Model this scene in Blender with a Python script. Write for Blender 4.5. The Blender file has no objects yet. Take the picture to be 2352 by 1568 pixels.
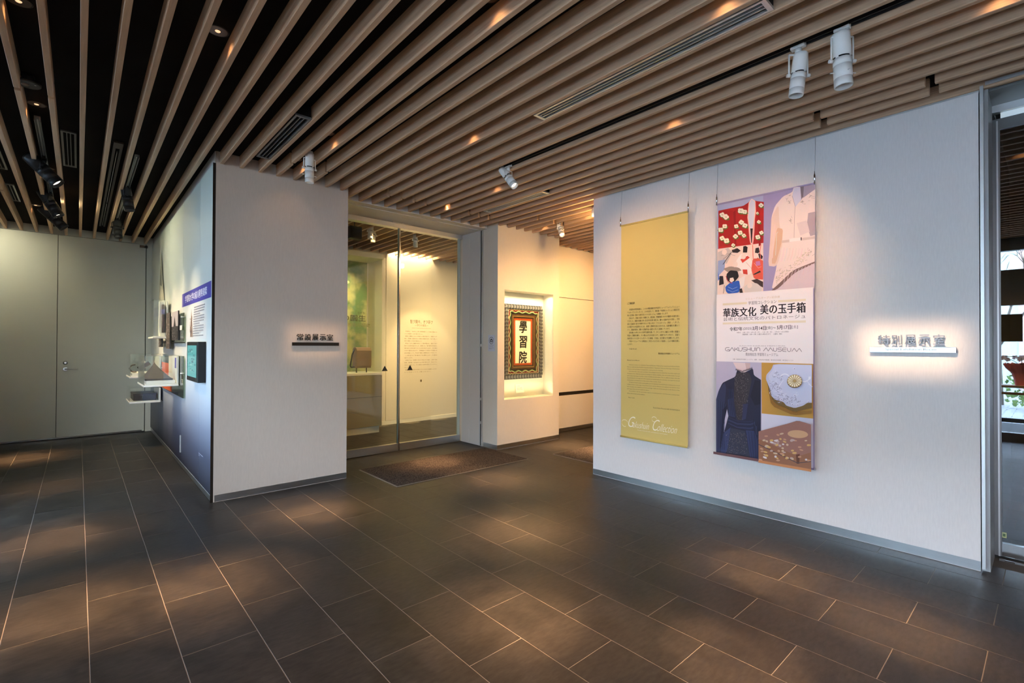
import bpy, bmesh, math, random
from mathutils import Vector, Matrix
random.seed(7)
C = bpy.context.scene.collection
S = bpy.context.scene

# ------------------------------------------------------------------ camera
CAMH = 1.36
YAW, PITCH, ROLL, FPX = 0.729756768, 0.00924762227, 0.00348702183, 1113.45755
_f = Vector((math.sin(YAW)*math.cos(PITCH), math.cos(YAW)*math.cos(PITCH), math.sin(PITCH)))
_r0 = Vector((math.cos(YAW), -math.sin(YAW), 0)); _u0 = _r0.cross(_f)
_r = _r0*math.cos(ROLL)+_u0*math.sin(ROLL); _u = -_r0*math.sin(ROLL)+_u0*math.cos(ROLL)
cam_d = bpy.data.cameras.new('camera'); cam = bpy.data.objects.new('camera', cam_d); C.objects.link(cam)
cam_d.sensor_fit = 'HORIZONTAL'; cam_d.sensor_width = 36.0; cam_d.lens = FPX/2352*36.0
cam_d.clip_start = 0.02; cam_d.clip_end = 200
m4 = Matrix((( _r.x, _u.x, -_f.x, 0), (_r.y, _u.y, -_f.y, 0), (_r.z, _u.z, -_f.z, CAMH), (0, 0, 0, 1)))
cam.matrix_world = m4
S.camera = cam

# ------------------------------------------------------------------ world, exposure
W = bpy.data.worlds.new('sky'); S.world = W; W.use_nodes = True
nt = W.node_tree; nt.nodes.clear()
bg = nt.nodes.new('ShaderNodeBackground'); wo = nt.nodes.new('ShaderNodeOutputWorld')
tc = nt.nodes.new('ShaderNodeTexCoord'); sp = nt.nodes.new('ShaderNodeSeparateXYZ'); cr = nt.nodes.new('ShaderNodeValToRGB')
nt.links.new(tc.outputs['Generated'], sp.inputs[0]); nt.links.new(sp.outputs['Z'], cr.inputs[0])
cr.color_ramp.elements[0].position = 0.0; cr.color_ramp.elements[0].color = (.72, .86, 1.0, 1)
cr.color_ramp.elements[1].position = 1.0; cr.color_ramp.elements[1].color = (.40, .58, .90, 1)
e_ = cr.color_ramp.elements.new(.13); e_.color = (.70, .85, 1.0, 1); e_ = cr.color_ramp.elements.new(.32); e_.color = (.50, .68, .95, 1)
nt.links.new(cr.outputs[0], bg.inputs['Color']); bg.inputs['Strength'].default_value = 30
nt.links.new(bg.outputs[0], wo.inputs['Surface'])
S.view_settings.view_transform = 'Standard'; S.view_settings.look = 'None'
S.view_settings.gamma = 1.0; S.view_settings.exposure = 0.0; S.view_settings.use_curve_mapping = False
S.cycles.max_bounces = 8; S.cycles.diffuse_bounces = 4; S.cycles.glossy_bounces = 4
S.cycles.transparent_max_bounces = 12; S.cycles.caustics_reflective = False; S.cycles.caustics_refractive = False
S.cycles.sample_clamp_indirect = 60.0; S.cycles.use_denoising = True

# ------------------------------------------------------------------ pixel -> plane (photo frame 2352x1568)
def ray(x, y): return _f*FPX + _r*(x-1176) + _u*(784-y)
CP = Vector((0, 0, CAMH))
def onX(x, y, X): d = ray(x, y); return CP + d*(X/d.x)
def onY(x, y, Y): d = ray(x, y); return CP + d*(Y/d.y)

# ------------------------------------------------------------------ materials
_mats = {}
def mat(name, col, rough=.6, metal=0., spec=.5, var=0., vscale=3., stretch=(1,1,1), bump=0., bscale=60., bstretch=(1,1,1), emit=None, es=0., alpha=None):
    if name in _mats: return _mats[name]
    m = bpy.data.materials.new(name); m.use_nodes = True; n = m.node_tree; b = n.nodes['Principled BSDF']
    b.inputs['Base Color'].default_value = (*col, 1); b.inputs['Roughness'].default_value = rough
    b.inputs['Metallic'].default_value = metal; b.inputs['Specular IOR Level'].default_value = spec
    if emit: b.inputs['Emission Color'].default_value = (*emit, 1); b.inputs['Emission Strength'].default_value = es
    geo = n.nodes.new('ShaderNodeNewGeometry')
    def noise(sc, st, det=4):
        mp = n.nodes.new('ShaderNodeMapping'); mp.inputs['Scale'].default_value = st
        n.links.new(geo.outputs['Position'], mp.inputs['Vector'])
        t = n.nodes.new('ShaderNodeTexNoise'); t.inputs['Scale'].default_value = sc; t.inputs['Detail'].default_value = det
        n.links.new(mp.outputs[0], t.inputs['Vector']); return t
    if var:
        t = noise(vscale, stretch); mx = n.nodes.new('ShaderNodeMix'); mx.data_type = 'RGBA'
        mx.inputs[6].default_value = (*[c*(1-var) for c in col], 1); mx.inputs[7].default_value = (*[min(1, c*(1+var)) for c in col], 1)
        rr = n.nodes.new('ShaderNodeMapRange'); rr.inputs[1].default_value = .3; rr.inputs[2].default_value = .7
        n.links.new(t.outputs['Fac'], rr.inputs[0]); n.links.new(rr.outputs[0], mx.inputs[0]); n.links.new(mx.outputs[2], b.inputs['Base Color'])
    if bump:
        t = noise(bscale, bstretch, 2); bp = n.nodes.new('ShaderNodeBump'); bp.inputs['Strength'].default_value = bump; bp.inputs['Distance'].default_value = .002
        n.links.new(t.outputs['Fac'], bp.inputs['Height']); n.links.new(bp.outputs[0], b.inputs['Normal'])
    _mats[name] = m; return m

def glass(name, tint=(.93, .97, .94), refl=1.0, ior=1.5, rough=0.0):
    if name in _mats: return _mats[name]
    m = bpy.data.materials.new(name); m.use_nodes = True; n = m.node_tree; n.nodes.clear()
    o = n.nodes.new('ShaderNodeOutputMaterial'); tr = n.nodes.new('ShaderNodeBsdfTransparent'); gl = n.nodes.new('ShaderNodeBsdfGlossy')
    tr.inputs[0].default_value = (*tint, 1); gl.inputs['Color'].default_value = (1, 1, 1, 1); gl.inputs['Roughness'].default_value = rough
    geo = n.nodes.new('ShaderNodeNewGeometry'); dt = n.nodes.new('ShaderNodeVectorMath'); dt.operation = 'DOT_PRODUCT'
    n.links.new(geo.outputs['Normal'], dt.inputs[0]); n.links.new(geo.outputs['Incoming'], dt.inputs[1])
    def M(op, a, b):
        k = n.nodes.new('ShaderNodeMath'); k.operation = op; k.use_clamp = op == 'ADD'
        for i, q in enumerate((a, b)):
            if isinstance(q, (int, float)): k.inputs[i].default_value = q
            else: n.links.new(q, k.inputs[i])
        return k.outputs[0]
    f0 = ((ior-1)/(ior+1))**2*refl      # Schlick reflectance of one face, the same from either side
    c5 = M('POWER', M('SUBTRACT', 1., M('ABSOLUTE', dt.outputs['Value'], 0.)), 5.)
    mx = n.nodes.new('ShaderNodeMixShader'); n.links.new(M('ADD', M('MULTIPLY', c5, 1-f0), f0), mx.inputs[0])
    n.links.new(tr.outputs[0], mx.inputs[1]); n.links.new(gl.outputs[0], mx.inputs[2]); n.links.new(mx.outputs[0], o.inputs[0])
    _mats[name] = m; return m

def print_mat(name, rough=.55):
    m = bpy.data.materials.new(name); m.use_nodes = True; n = m.node_tree; b = n.nodes['Principled BSDF']
    a = n.nodes.new('ShaderNodeVertexColor'); a.layer_name = 'ink'
    n.links.new(a.outputs['Color'], b.inputs['Base Color']); b.inputs['Roughness'].default_value = rough
    b.inputs['Specular IOR Level'].default_value = .25
    return m

def s2l(c):  # sRGB 0-255 -> linear
    return tuple(((v/255)/12.92 if v/255 <= .04045 else ((v/255+.055)/1.055)**2.4) for v in c)

M_PRINT = print_mat('printed_ink')
M_WALL = mat('wall_cloth', (.72, .685, .65), .85, spec=.2, var=.03, vscale=120, stretch=(1, 1, .15), bump=.25, bscale=260, bstretch=(1, 1, .25))
M_WALLW = mat('wall_cloth_warm', (.72, .655, .54), .85, spec=.2, var=.02, vscale=120, stretch=(1, 1, .15), bump=.2, bscale=260, bstretch=(1, 1, .25))
M_DOORP = mat('door_paint', (.62, .63, .56), .6, spec=.3, var=.02, vscale=2)
M_WOOD = mat('slat_wood', (.54, .355, .215), .6, spec=.3, var=.14, vscale=12, stretch=(5, .22, 9))
M_BLACKC = mat('ceiling_black', (.012, .011, .010), .9, spec=.1, var=.2, vscale=2)
M_GROUT = mat('grout', (.17, .15, .125), .9, spec=.2)
M_STEEL = mat('brushed_steel', (.56, .56, .55), .28, 1., var=.05, vscale=30, stretch=(.3, .3, 20))
M_STEELP = mat('polished_steel', (.62, .62, .60), .12, 1.)
M_ALU = mat('satin_aluminium', (.60, .60, .58), .42, .8)
M_ALUD = mat('grey_anodised', (.20, .20, .19), .4, .7)
M_PANELW = mat('jamb_panel', (.62, .59, .54), .5, spec=.35)
M_WHITE = mat('white_enamel', (.78, .76, .70), .4, spec=.4)
M_BLACK = mat('black_enamel', (.013, .013, .013), .45, spec=.3)
M_MATTBLK = mat('matt_black', (.008, .008, .008), .8, spec=.2)
M_DARKBAR = mat('dark_bronze', (.035, .027, .020), .35, .6)
M_RUBBER = mat('mat_edge', (.17, .14, .11), .6)
M_GLASS = glass('clear_glass', (.94, .97, .93), 1.0)
M_GLASSR = glass('coated_glass', (.35, .38, .38), 2.6, 1.7)
M_ACR = glass('acrylic', (.965, .98, .965), 1.3, 1.45)
M_GREENGL = glass('green_glass', (.55, .62, .52), 1.3, 1.5)
M_GEDGE = mat('glass_edge', (.30, .42, .36), .2, spec=.6)
M_CREAM = mat('cream_board', (.80, .77, .68), .7)
M_LETTER = mat('letter_steel', (.20, .19, .19), .35, .6)
M_RUBK = mat('charcoal_trim', (.03, .03, .03), .6)

def floor_mat():
    m = bpy.data.materials.new('slate_tile'); m.use_nodes = True; n = m.node_tree; b = n.nodes['Principled BSDF']
    geo = n.nodes.new('ShaderNodeNewGeometry'); oi = n.nodes.new('ShaderNodeObjectInfo')
    ad = n.nodes.new('ShaderNodeVectorMath'); ad.operation = 'ADD'
    sc = n.nodes.new('ShaderNodeVectorMath'); sc.operation = 'SCALE'; sc.inputs['Scale'].default_value = 40
    cb = n.nodes.new('ShaderNodeCombineXYZ'); n.links.new(oi.outputs['Random'], cb.inputs[2]); n.links.new(cb.outputs[0], sc.inputs[0])
    n.links.new(geo.outputs['Position'], ad.inputs[0]); n.links.new(sc.outputs[0], ad.inputs[1])
    def nz(s, d, st=(1, 1, 1)):
        mp = n.nodes.new('ShaderNodeMapping'); mp.inputs['Scale'].default_value = st; n.links.new(ad.outputs[0], mp.inputs['Vector'])
        t = n.nodes.new('ShaderNodeTexNoise'); t.inputs['Scale'].default_value = s; t.inputs['Detail'].default_value = d; t.inputs['Roughness'].default_value = .6
        n.links.new(mp.outputs[0], t.inputs['Vector']); return t
    a = nz(3.6, 8, (1.3, 1, 1)); c = nz(34, 8, (.55, 1.5, 1))
    r1 = n.nodes.new('ShaderNodeValToRGB'); r1.color_ramp.elements[0].position = .32; r1.color_ramp.elements[0].color = (.013, .011, .0095, 1)
    r1.color_ramp.elements[1].position = .7; r1.color_ramp.elements[1].color = (.027, .0232, .0195, 1); n.links.new(a.outputs['Fac'], r1.inputs[0])
    mr = n.nodes.new('ShaderNodeMapRange'); mr.inputs[1].default_value = .3; mr.inputs[2].default_value = .75; mr.inputs[3].default_value = .55; mr.inputs[4].default_value = 1.55
    n.links.new(c.outputs['Fac'], mr.inputs[0])
    mr2 = n.nodes.new('ShaderNodeMapRange'); mr2.inputs[3].default_value = .86; mr2.inputs[4].default_value = 1.14; n.links.new(oi.outputs['Random'], mr2.inputs[0])
    mm = n.nodes.new('ShaderNodeMath'); mm.operation = 'MULTIPLY'; n.links.new(mr.outputs[0], mm.inputs[0]); n.links.new(mr2.outputs[0], mm.inputs[1])
    vs = n.nodes.new('ShaderNodeVectorMath'); vs.operation = 'SCALE'; n.links.new(r1.outputs[0], vs.inputs[0]); n.links.new(mm.outputs[0], vs.inputs['Scale'])
    n.links.new(vs.outputs[0], b.inputs['Base Color'])
    rr = n.nodes.new('ShaderNodeMapRange'); rr.inputs[3].default_value = .36; rr.inputs[4].default_value = .52; n.links.new(a.outputs['Fac'], rr.inputs[0]); n.links.new(rr.outputs[0], b.inputs['Roughness'])
    b.inputs['Specular IOR Level'].default_value = .30
    bp = n.nodes.new('ShaderNodeBump'); bp.inputs['Strength'].default_value = .25; bp.inputs['Distance'].default_value = .002
    n.links.new(c.outputs['Fac'], bp.inputs['Height']); n.links.new(bp.outputs[0], b.inputs['Normal'])
    return m
M_TILE = floor_mat()

def looped_mat():
    m = bpy.data.materials.new('looped_pile'); m.use_nodes = True; n = m.node_tree; b = n.nodes['Principled BSDF']
    geo = n.nodes.new('ShaderNodeNewGeometry'); v = n.nodes.new('ShaderNodeTexVoronoi'); v.inputs['Scale'].default_value = 95
    n.links.new(geo.outputs['Position'], v.inputs['Vector']); r = n.nodes.new('ShaderNodeValToRGB')
    r.color_ramp.elements[0].color = (.13, .105, .092, 1); r.color_ramp.elements[1].color = (.018, .014, .012, 1); r.color_ramp.elements[1].position = .75
    n.links.new(v.outputs['Distance'], r.inputs[0]); n.links.new(r.outputs[0], b.inputs['Base Color'])
    bp = n.nodes.new('ShaderNodeBump'); bp.invert = True; bp.inputs['Strength'].default_value = 1; bp.inputs['Distance'].default_value = .006
    n.links.new(v.outputs['Distance'], bp.inputs['Height']); n.links.new(bp.outputs[0], b.inputs['Normal'])
    b.inputs['Roughness'].default_value = .9; b.inputs['Specular IOR Level'].default_value = .2
    return m
M_LOOP = looped_mat()

def graphic_mat():   # printed exhibition graphic: pale above, printed night-dark below
    m = bpy.data.materials.new('panel_graphic'); m.use_nodes = True; n = m.node_tree; b = n.nodes['Principled BSDF']
    geo = n.nodes.new('ShaderNodeNewGeometry'); s = n.nodes.new('ShaderNodeSeparateXYZ'); n.links.new(geo.outputs['Position'], s.inputs[0])
    mr = n.nodes.new('ShaderNodeMapRange'); mr.inputs[1].default_value = 0; mr.inputs[2].default_value = 3; n.links.new(s.outputs['Z'], mr.inputs[0])
    r = n.nodes.new('ShaderNodeValToRGB'); e = r.color_ramp.elements
    e[0].position = .03; e[0].color = (.018, .018, .026, 1); e[1].position = 1; e[1].color = (.60, .66, .60, 1)
    for p, c in ((.12, (.07, .075, .11)), (.20, (.20, .22, .28)), (.30, (.50, .55, .60)), (.45, (.72, .74, .72)), (.72, (.66, .70, .64))):
        k = e.new(p); k.color = (*c, 1)
    n.links.new(mr.outputs[0], r.inputs[0]); n.links.new(r.outputs[0], b.inputs['Base Color'])
    b.inputs['Roughness'].default_value = .42; b.inputs['Specular IOR Level'].default_value = .4
    return m
M_GRAPH = graphic_mat()

def mottled(name, c1, c2, scale, rough=.6):
    m = bpy.data.materials.new(name); m.use_nodes = True; n = m.node_tree; b = n.nodes['Principled BSDF']
    geo = n.nodes.new('ShaderNodeNewGeometry'); t = n.nodes.new('ShaderNodeTexNoise'); t.inputs['Scale'].default_value = scale; t.inputs['Detail'].default_value = 8
    n.links.new(geo.outputs['Position'], t.inputs['Vector']); r = n.nodes.new('ShaderNodeValToRGB')
    r.color_ramp.elements[0].position = .42; r.color_ramp.elements[0].color = (*c1, 1); r.color_ramp.elements[1].position = .6; r.color_ramp.elements[1].color = (*c2, 1)
    n.links.new(t.outputs['Fac'], r.inputs[0]); n.links.new(r.outputs[0], b.inputs['Base Color']); b.inputs['Roughness'].default_value = rough
    return m

# ------------------------------------------------------------------ mesh builder
class MB:
    def __init__(s): s.v = []; s.f = []; s.c = []; s.sm = []
    def add(s, vs, fs, col=None, smooth=False):
        o = len(s.v); s.v += [tuple(v) for v in vs]
        for f in fs: s.f.append(tuple(i+o for i in f)); s.c.append(col); s.sm.append(smooth)
        return s
    def box(s, x0, x1, y0, y1, z0, z1, ch=0., col=None):
        if x1 < x0: x0, x1 = x1, x0
        if y1 < y0: y0, y1 = y1, y0
        if z1 < z0: z0, z1 = z1, z0
        if not ch:
            vs = [(x, y, z) for z in (z0, z1) for y in (y0, y1) for x in (x0, x1)]
            return s.add(vs, [(0, 2, 3, 1), (4, 5, 7, 6), (0, 1, 5, 4), (2, 6, 7, 3), (0, 4, 6, 2), (1, 3, 7, 5)], col)
        bm = bmesh.new(); bmesh.ops.create_cube(bm, size=1)
        for v in bm.verts: v.co = ((x0+x1)/2+v.co.x*(x1-x0), (y0+y1)/2+v.co.y*(y1-y0), (z0+z1)/2+v.co.z*(z1-z0))
        bmesh.ops.bevel(bm, geom=bm.edges[:], offset=ch, segments=1, affect='EDGES')
        s.bm(bm, col); return s
    def bm(s, bm, col=None, smooth=False):
        bm.verts.index_update(); s.add([v.co[:] for v in bm.verts], [[v.index for v in f.verts] for f in bm.faces], col, smooth); bm.free()
    def lathe(s, p0, ax, prof, n=24, col=None, smooth=True):
        """prof: list of (distance along ax, radius)"""
        ax = Vector(ax).normalized(); p0 = Vector(p0)
        a = ax.orthogonal().normalized(); b = ax.cross(a); o = len(s.v)
        for d, r in prof:
            for i in range(n):
                t = 2*math.pi*i/n; s.v.append(tuple(p0+ax*d+(a*math.cos(t)+b*math.sin(t))*r))
        for k in range(len(prof)-1):
            for i in range(n):
                j = (i+1) % n; s.f.append((o+k*n+i, o+k*n+j, o+(k+1)*n+j, o+(k+1)*n+i)); s.c.append(col); s.sm.append(smooth)
        s.f.append(tuple(o+i for i in reversed(range(n)))); s.c.append(col); s.sm.append(False)
        s.f.append(tuple(o+(len(prof)-1)*n+i for i in range(n))); s.c.append(col); s.sm.append(False)
        return s
    def cyl(s, p0, p1, r, n=12, col=None, r1=None):
        p0 = Vector(p0); p1 = Vector(p1); d = p1-p0
        return s.lathe(p0, d, [(0, r), (d.length, r if r1 is None else r1)], n, col)
    def tube(s, pts, r, n=8, col=None):
        for a, b in zip(pts, pts[1:]): s.cyl(a, b, r, n, col)
        return s
    def poly(s, pts, col=None): return s.add(pts, [tuple(range(len(pts)))], col)
    def slab(s, pts, thick, col=None):
        """pts planar loop; extruded by the vector thick"""
        n = len(pts); t = Vector(thick); vs = [Vector(p) for p in pts]+[Vector(p)+t for p in pts]
        fs = [tuple(range(n)), tuple(reversed(range(n, 2*n)))]+[(i, i+n, (i+1) % n+n, (i+1) % n) for i in range(n)]
        return s.add(vs, fs, col)
    def build(s, name, material, parent=None, origin=None):
        me = bpy.data.meshes.new(name)
        xs = [v[0] for v in s.v]; ys = [v[1] for v in s.v]; zs = [v[2] for v in s.v]
        if origin is None: origin = ((min(xs)+max(xs))/2, (min(ys)+max(ys))/2, min(zs))
        o = Vector(origin)
        me.from_pydata([(v[0]-o.x, v[1]-o.y, v[2]-o.z) for v in s.v], [], s.f)
        if any(c is not None for c in s.c):
            at = me.color_attributes.new('ink', 'FLOAT_COLOR', 'CORNER'); k = 0
            if len(me.polygons) == len(s.c):
                for p, c in zip(me.polygons, s.c):
                    for _ in p.loop_indices: at.data[k].color = (*(c or (.5, .5, .5)), 1); k += 1
        if len(me.polygons) == len(s.sm): me.polygons.foreach_set('use_smooth', s.sm)
        me.materials.append(material)
        b = bmesh.new(); b.from_mesh(me); bmesh.ops.recalc_face_normals(b, faces=b.faces) if not any(c is not None for c in s.c) else None; b.to_mesh(me); b.free()
        ob = bpy.data.objects.new(name, me); C.objects.link(ob)
        if parent is not None: ob.parent = parent; ob.location = o-wpos(parent)
        else: ob.location = o
        return ob
def wpos(o):
    p = Vector((0, 0, 0))
    while o is not None: p += o.location; o = o.parent
    return p
def thing(name, label, cat, loc, group=None):
    o = bpy.data.objects.new(name, None); C.objects.link(o); o.location = loc; o.empty_display_size = .1
    o['label'] = label; o['category'] = cat
    if group: o['group'] = group
    return o
def tag(o, label, cat, group=None):
    o['label'] = label; o['category'] = cat
    if group: o['group'] = group
    return o
def struct(o): o['kind'] = 'structure'; return o
def box(name, x0, x1, y0, y1, z0, z1, m, parent=None, ch=0.): return MB().box(x0, x1, y0, y1, z0, z1, ch).build(name, m, parent)

# ------------------------------------------------------------------ lettering
_tc = {}
def glyphs(s, bold=0., res=3):
    k = (s, bold, res)
    if k in _tc: return _tc[k]
    c = bpy.data.curves.new('t', 'FONT'); c.body = s; c.size = 1; c.resolution_u = res; c.offset = bold
    o = bpy.data.objects.new('t', c); me = bpy.data.meshes.new_from_object(o)
    r = ([v.co[:2] for v in me.vertices], [tuple(p.vertices) for p in me.polygons])
    bpy.data.meshes.remove(me); bpy.data.objects.remove(o); bpy.data.curves.remove(c); _tc[k] = r; return r
def write(mb, s, org, right, up, w=None, hgt=.1, col=(0, 0, 0), bold=0., res=3, shear=0., depth=0.):
    """org = lower left of the text's ink box; w = width it is fitted to, hgt = height of the ink box"""
    vs, fs = glyphs(s, bold, res)
    if not vs: return mb
    x0 = min(v[0] for v in vs); x1 = max(v[0] for v in vs); y0 = min(v[1] for v in vs); y1 = max(v[1] for v in vs)
    sy = hgt/(y1-y0); sx = (w/(x1-x0)) if w else sy
    org = Vector(org); R = Vector(right); U = Vector(up); nrm = R.cross(U)
    P = [org+R*((v[0]-x0)*sx+shear*(v[1]-y0)*sy)+U*((v[1]-y0)*sy) for v in vs]
    mb.add([p+nrm*depth for p in P], fs, col)
    if depth:
        n = len(P); mb.add(P, [tuple(reversed(f)) for f in fs], col)
        cnt = {}
        for f in fs:
            for a, b in zip(f, f[1:]+f[:1]):
                if (b, a) in cnt: del cnt[(b, a)]
                else: cnt[(a, b)] = 1
        mb.add([p+nrm*depth for p in P]+P, [(b, a, a+n, b+n) for a, b in cnt], col)
    return mb

# ------------------------------------------------------------------ lights
WARM = (1., .56, .26)
def spot(name, loc, target, power, size, blend, col=WARM, rad=.03):
    l = bpy.data.lights.new(name, 'SPOT'); l.energy = power; l.color = col; l.spot_size = math.radians(size); l.spot_blend = blend; l.shadow_soft_size = rad
    o = bpy.data.objects.new(name, l); C.objects.link(o); o.location = loc
    o.rotation_euler = (Vector(target)-Vector(loc)).to_track_quat('-Z', 'Y').to_euler(); return o
def area(name, loc, target, power, sx, sy, col=WARM, spread=180):
    l = bpy.data.lights.new(name, 'AREA'); l.shape = 'RECTANGLE'; l.size = sx; l.size_y = sy; l.energy = power; l.color = col; l.spread = math.radians(spread)
    o = bpy.data.objects.new(name, l); C.objects.link(o); o.location = loc
    o.rotation_euler = (Vector(target)-Vector(loc)).to_track_quat('-Z', 'Y').to_euler(); return o
def framed(name, loc, plane, pv, c, half, power, col=WARM, soft=.05):
    """framing projector with keystone-corrected shutters: the beam meets the wall (plane axis x or y = pv) as a soft-edged rectangle c +- half (horizontal, z)"""
    l = bpy.data.lights.new(name, 'POINT'); l.energy = power; l.color = col; l.shadow_soft_size = .004
    o = bpy.data.objects.new(name, l); C.objects.link(o); o.location = loc; l.use_nodes = True; n = l.node_tree
    em = [k for k in n.nodes if k.type == 'EMISSION'][0]
    tc = n.nodes.new('ShaderNodeTexCoord'); sp = n.nodes.new('ShaderNodeSeparateXYZ'); n.links.new(tc.outputs['Normal'], sp.inputs[0])
    def M(op, a, b=None):
        k = n.nodes.new('ShaderNodeMath'); k.operation = op
        for i, q in enumerate((a, b)):
            if q is None: continue
            if isinstance(q, (int, float)): k.inputs[i].default_value = q
            else: n.links.new(q, k.inputs[i])
        return k.outputs[0]
    ax, hx = ('X', 'Y') if plane == 'x' else ('Y', 'X'); ip, ih = (0, 1) if plane == 'x' else (1, 0)
    t = M('DIVIDE', pv-loc[ip], sp.outputs[ax]); fac = M('GREATER_THAN', t, 0.)
    for out, l0, cc, hw in ((hx, loc[ih], c[0], half[0]), ('Z', loc[2], c[1], half[1])):
        q = M('ABSOLUTE', M('SUBTRACT', M('ADD', M('MULTIPLY', t, sp.outputs[out]), l0), cc))
        mr = n.nodes.new('ShaderNodeMapRange'); mr.interpolation_type = 'SMOOTHSTEP'; mr.inputs[1].default_value = hw+soft; mr.inputs[2].default_value = hw-soft
        n.links.new(q, mr.inputs[0]); fac = M('MULTIPLY', fac, mr.outputs[0])
    n.links.new(fac, em.inputs['Strength']); return o

# ================================================================== SETTING
SZ0, SZ1 = 2.94, 3.045            # underside and top of the ceiling slats
XW = -1.22                        # window wall
YB = -2.4                         # wall behind the camera
XA0, XA1, YA = .858, 2.06, 4.845  # wall block with the exhibit panel
XR, YR0, YR1 = 4.10, .300, 3.28   # right wall
YN = 4.86; XN0, XN1 = 4.092, 5.277  # column with the niche
YD = 5.66                         # gallery glass door
YG = 7.66                         # gallery back wall
YF = 9.53                         # far wall
XE = 8.0

# floor ------------------------------------------------------------
floor = struct(MB().box(XW, XE, YB, YF+.2, -.12, -.0009).build('floor', M_GROUT))
TX, TY = .3008, .5845
def inroom(x, y):
    if x < XA0+.02: return True
    if y < YA+.28: return not (x > 4.32 and y < 3.1)
    if 2.0 < x < XN0+.1 and y < YG: return True
    if x > 4.0 and y < YG: return y < YN+.1 or x > 5.0 or y > 5.6
    return False
tiles = []
for i in range(-5, 27):
    x0 = .047+TX*i; ph = 3.414 if i % 2 == 0 else 3.126
    for j in range(-11, 13):
        y0 = ph+TY*j; xa, xb, ya, yb = x0+.0016, x0+TX-.0016, y0+.0016, y0+TY-.0016
        xa = max(xa, XW); xb = min(xb, XE); ya = max(ya, YB); yb = min(yb, YF)
        if xb-xa < .02 or yb-ya < .02: continue
        cx, cy = (xa+xb)/2, (ya+yb)/2
        if not inroom(cx, cy): continue
        d = Vector((cx, cy, -CAMH)); zc = d.dot(_f)
        vis = zc > .2
        if vis:
            px = 1176+FPX*d.dot(_r)/zc; py = 784-FPX*d.dot(_u)/zc
            vis = -160 < px < 2500 and py < 1800
            if cx > XR+.1 and cy < 3.1: vis = False
        a = (xb-xa)*(yb-ya)/max(zc, .1)**3 if vis else 0
        tiles.append((a, xa, xb, ya, yb))
tiles.sort(key=lambda t: -t[0])
shared = {}
rest = MB()
for n_, (a, xa, xb, ya, yb) in enumerate(tiles):
    if n_ < 290 and a > 0:
        key = (round(xb-xa, 3), round(yb-ya, 3))
        if key not in shared:
            o = MB().box(xa, xb, ya, yb, -.012, 0, .0005).build('tile', M_TILE, floor); shared[key] = o.data
        else:
            o = bpy.data.objects.new('tile', shared[key]); C.objects.link(o); o.parent = floor
            o.location = Vector(((xa+xb)/2, (ya+yb)/2, -.012))-wpos(floor)
    else: rest.box(xa, xb, ya, yb, -.012, 0)
o = rest.build('far_tiles', M_TILE, floor); o['kind'] = 'stuff'

# ceiling and slats -------------------------------------------------
ceil = struct(MB().box(XW-.3, XE+.2, YB-.2, YF+.2, SZ1, SZ1+.15).build('ceiling', M_BLACKC))
_slc = {}
def slat(xr, y0, y1):
    L = round(y1-y0, 3)
    if L < .05: return
    if L not in _slc:
        o = MB().box(xr-.030, xr, y0, y1, SZ0, SZ1, .0025).build('slat', M_WOOD, ceil); _slc[L] = o.data
    else:
        o = bpy.data.objects.new('slat', _slc[L]); C.objects.link(o); o.parent = ceil
        o.location = Vector((xr-.015, (y0+y1)/2, SZ0))-wpos(ceil)
for k in range(-14, 47):
    xr = .936+.1522*k; xl = xr-.03
    if xl < XW+.02 or xr > XE: continue
    if xr < XA0: ye = YF
    elif xl < XA1: ye = YA
    elif xl < 4.09: ye = 5.08
    elif xl < XN1: ye = YN
    else: ye = 5.20
    ys = YB+.02
    if xr > XR-.01: ys = 3.28 if xr > 4.2 else YB+.02
    cuts = []
    if 9 < k < 14: cuts = [4.69]
    elif k in (17, 18, 19): cuts = [4.69]
    elif k in (19, 20): cuts = [1.09]
    elif k in (3, 5): cuts = [4.42]
    elif k in (-8, -7): cuts = [4.28]
    elif k in (22, 24, 25): cuts = [4.28]
    elif k in (-12, -10): cuts = [7.2]
    if k in (19, 20): cuts = [.49, 1.09]+([4.69] if k == 19 else [])
    p = ys
    for c in cuts:
        if c > p: slat(xr, p, c-.022); p = c+.022
    slat(xr, p, ye-.002)
    if 4.2 < xr < 4.50: slat(xr, YB+.02, .27)
for k in range(10, 43):      # gallery beyond the glass door
    xr = .936+.1522*k
    if xr-.03 > 2.12: slat(xr, YD+.10, YG-.004)

# walls ---------------------------------------------------------------
def wall(name, x0, x1, y0, y1, z0, z1, m=M_WALL): return struct(box(name, x0, x1, y0, y1, z0, z1, m))
wc = wall('wall_center', XA0+.02, XA1, YA, YF, 0, SZ1, mat('wall_cloth_dimmed', (.58, .505, .43), .85, spec=.2, var=.03, vscale=120, stretch=(1, 1, .15), bump=.25, bscale=260, bstretch=(1, 1, .25)))  # same cloth, its colour darkened and warmed to carry this wall's dimmer light
wall('wall_far', XW, XA0+.02, YF, YF+.2, 2.94, SZ1, M_DOORP)
wall('wall_far', XW-.3, -1.246, YF, YF+.2, 0, 2.94, M_DOORP)
wall('wall_far', .79, XA0+.02, YF, YF+.2, 0, 2.94, M_DOORP)
wr = wall('wall_right', XR, XR+.12, YR0+.002, YR1, 0, 2.936)
wall('wall_special', XR+.12, XE, YR1-.2, YR1, 0, SZ1, M_WALLW)
wall('wall_special', XR+.04, XR+.10, YR0+.002, YR1, 2.936, SZ1, M_MATTBLK)
wall('wall_back', XW, 4.45, YB-.15, YB, 0, SZ1)
wall('wall_end', XE, XE+.15, YR1-.2, YG, 0, SZ1, M_WALLW)
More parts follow.
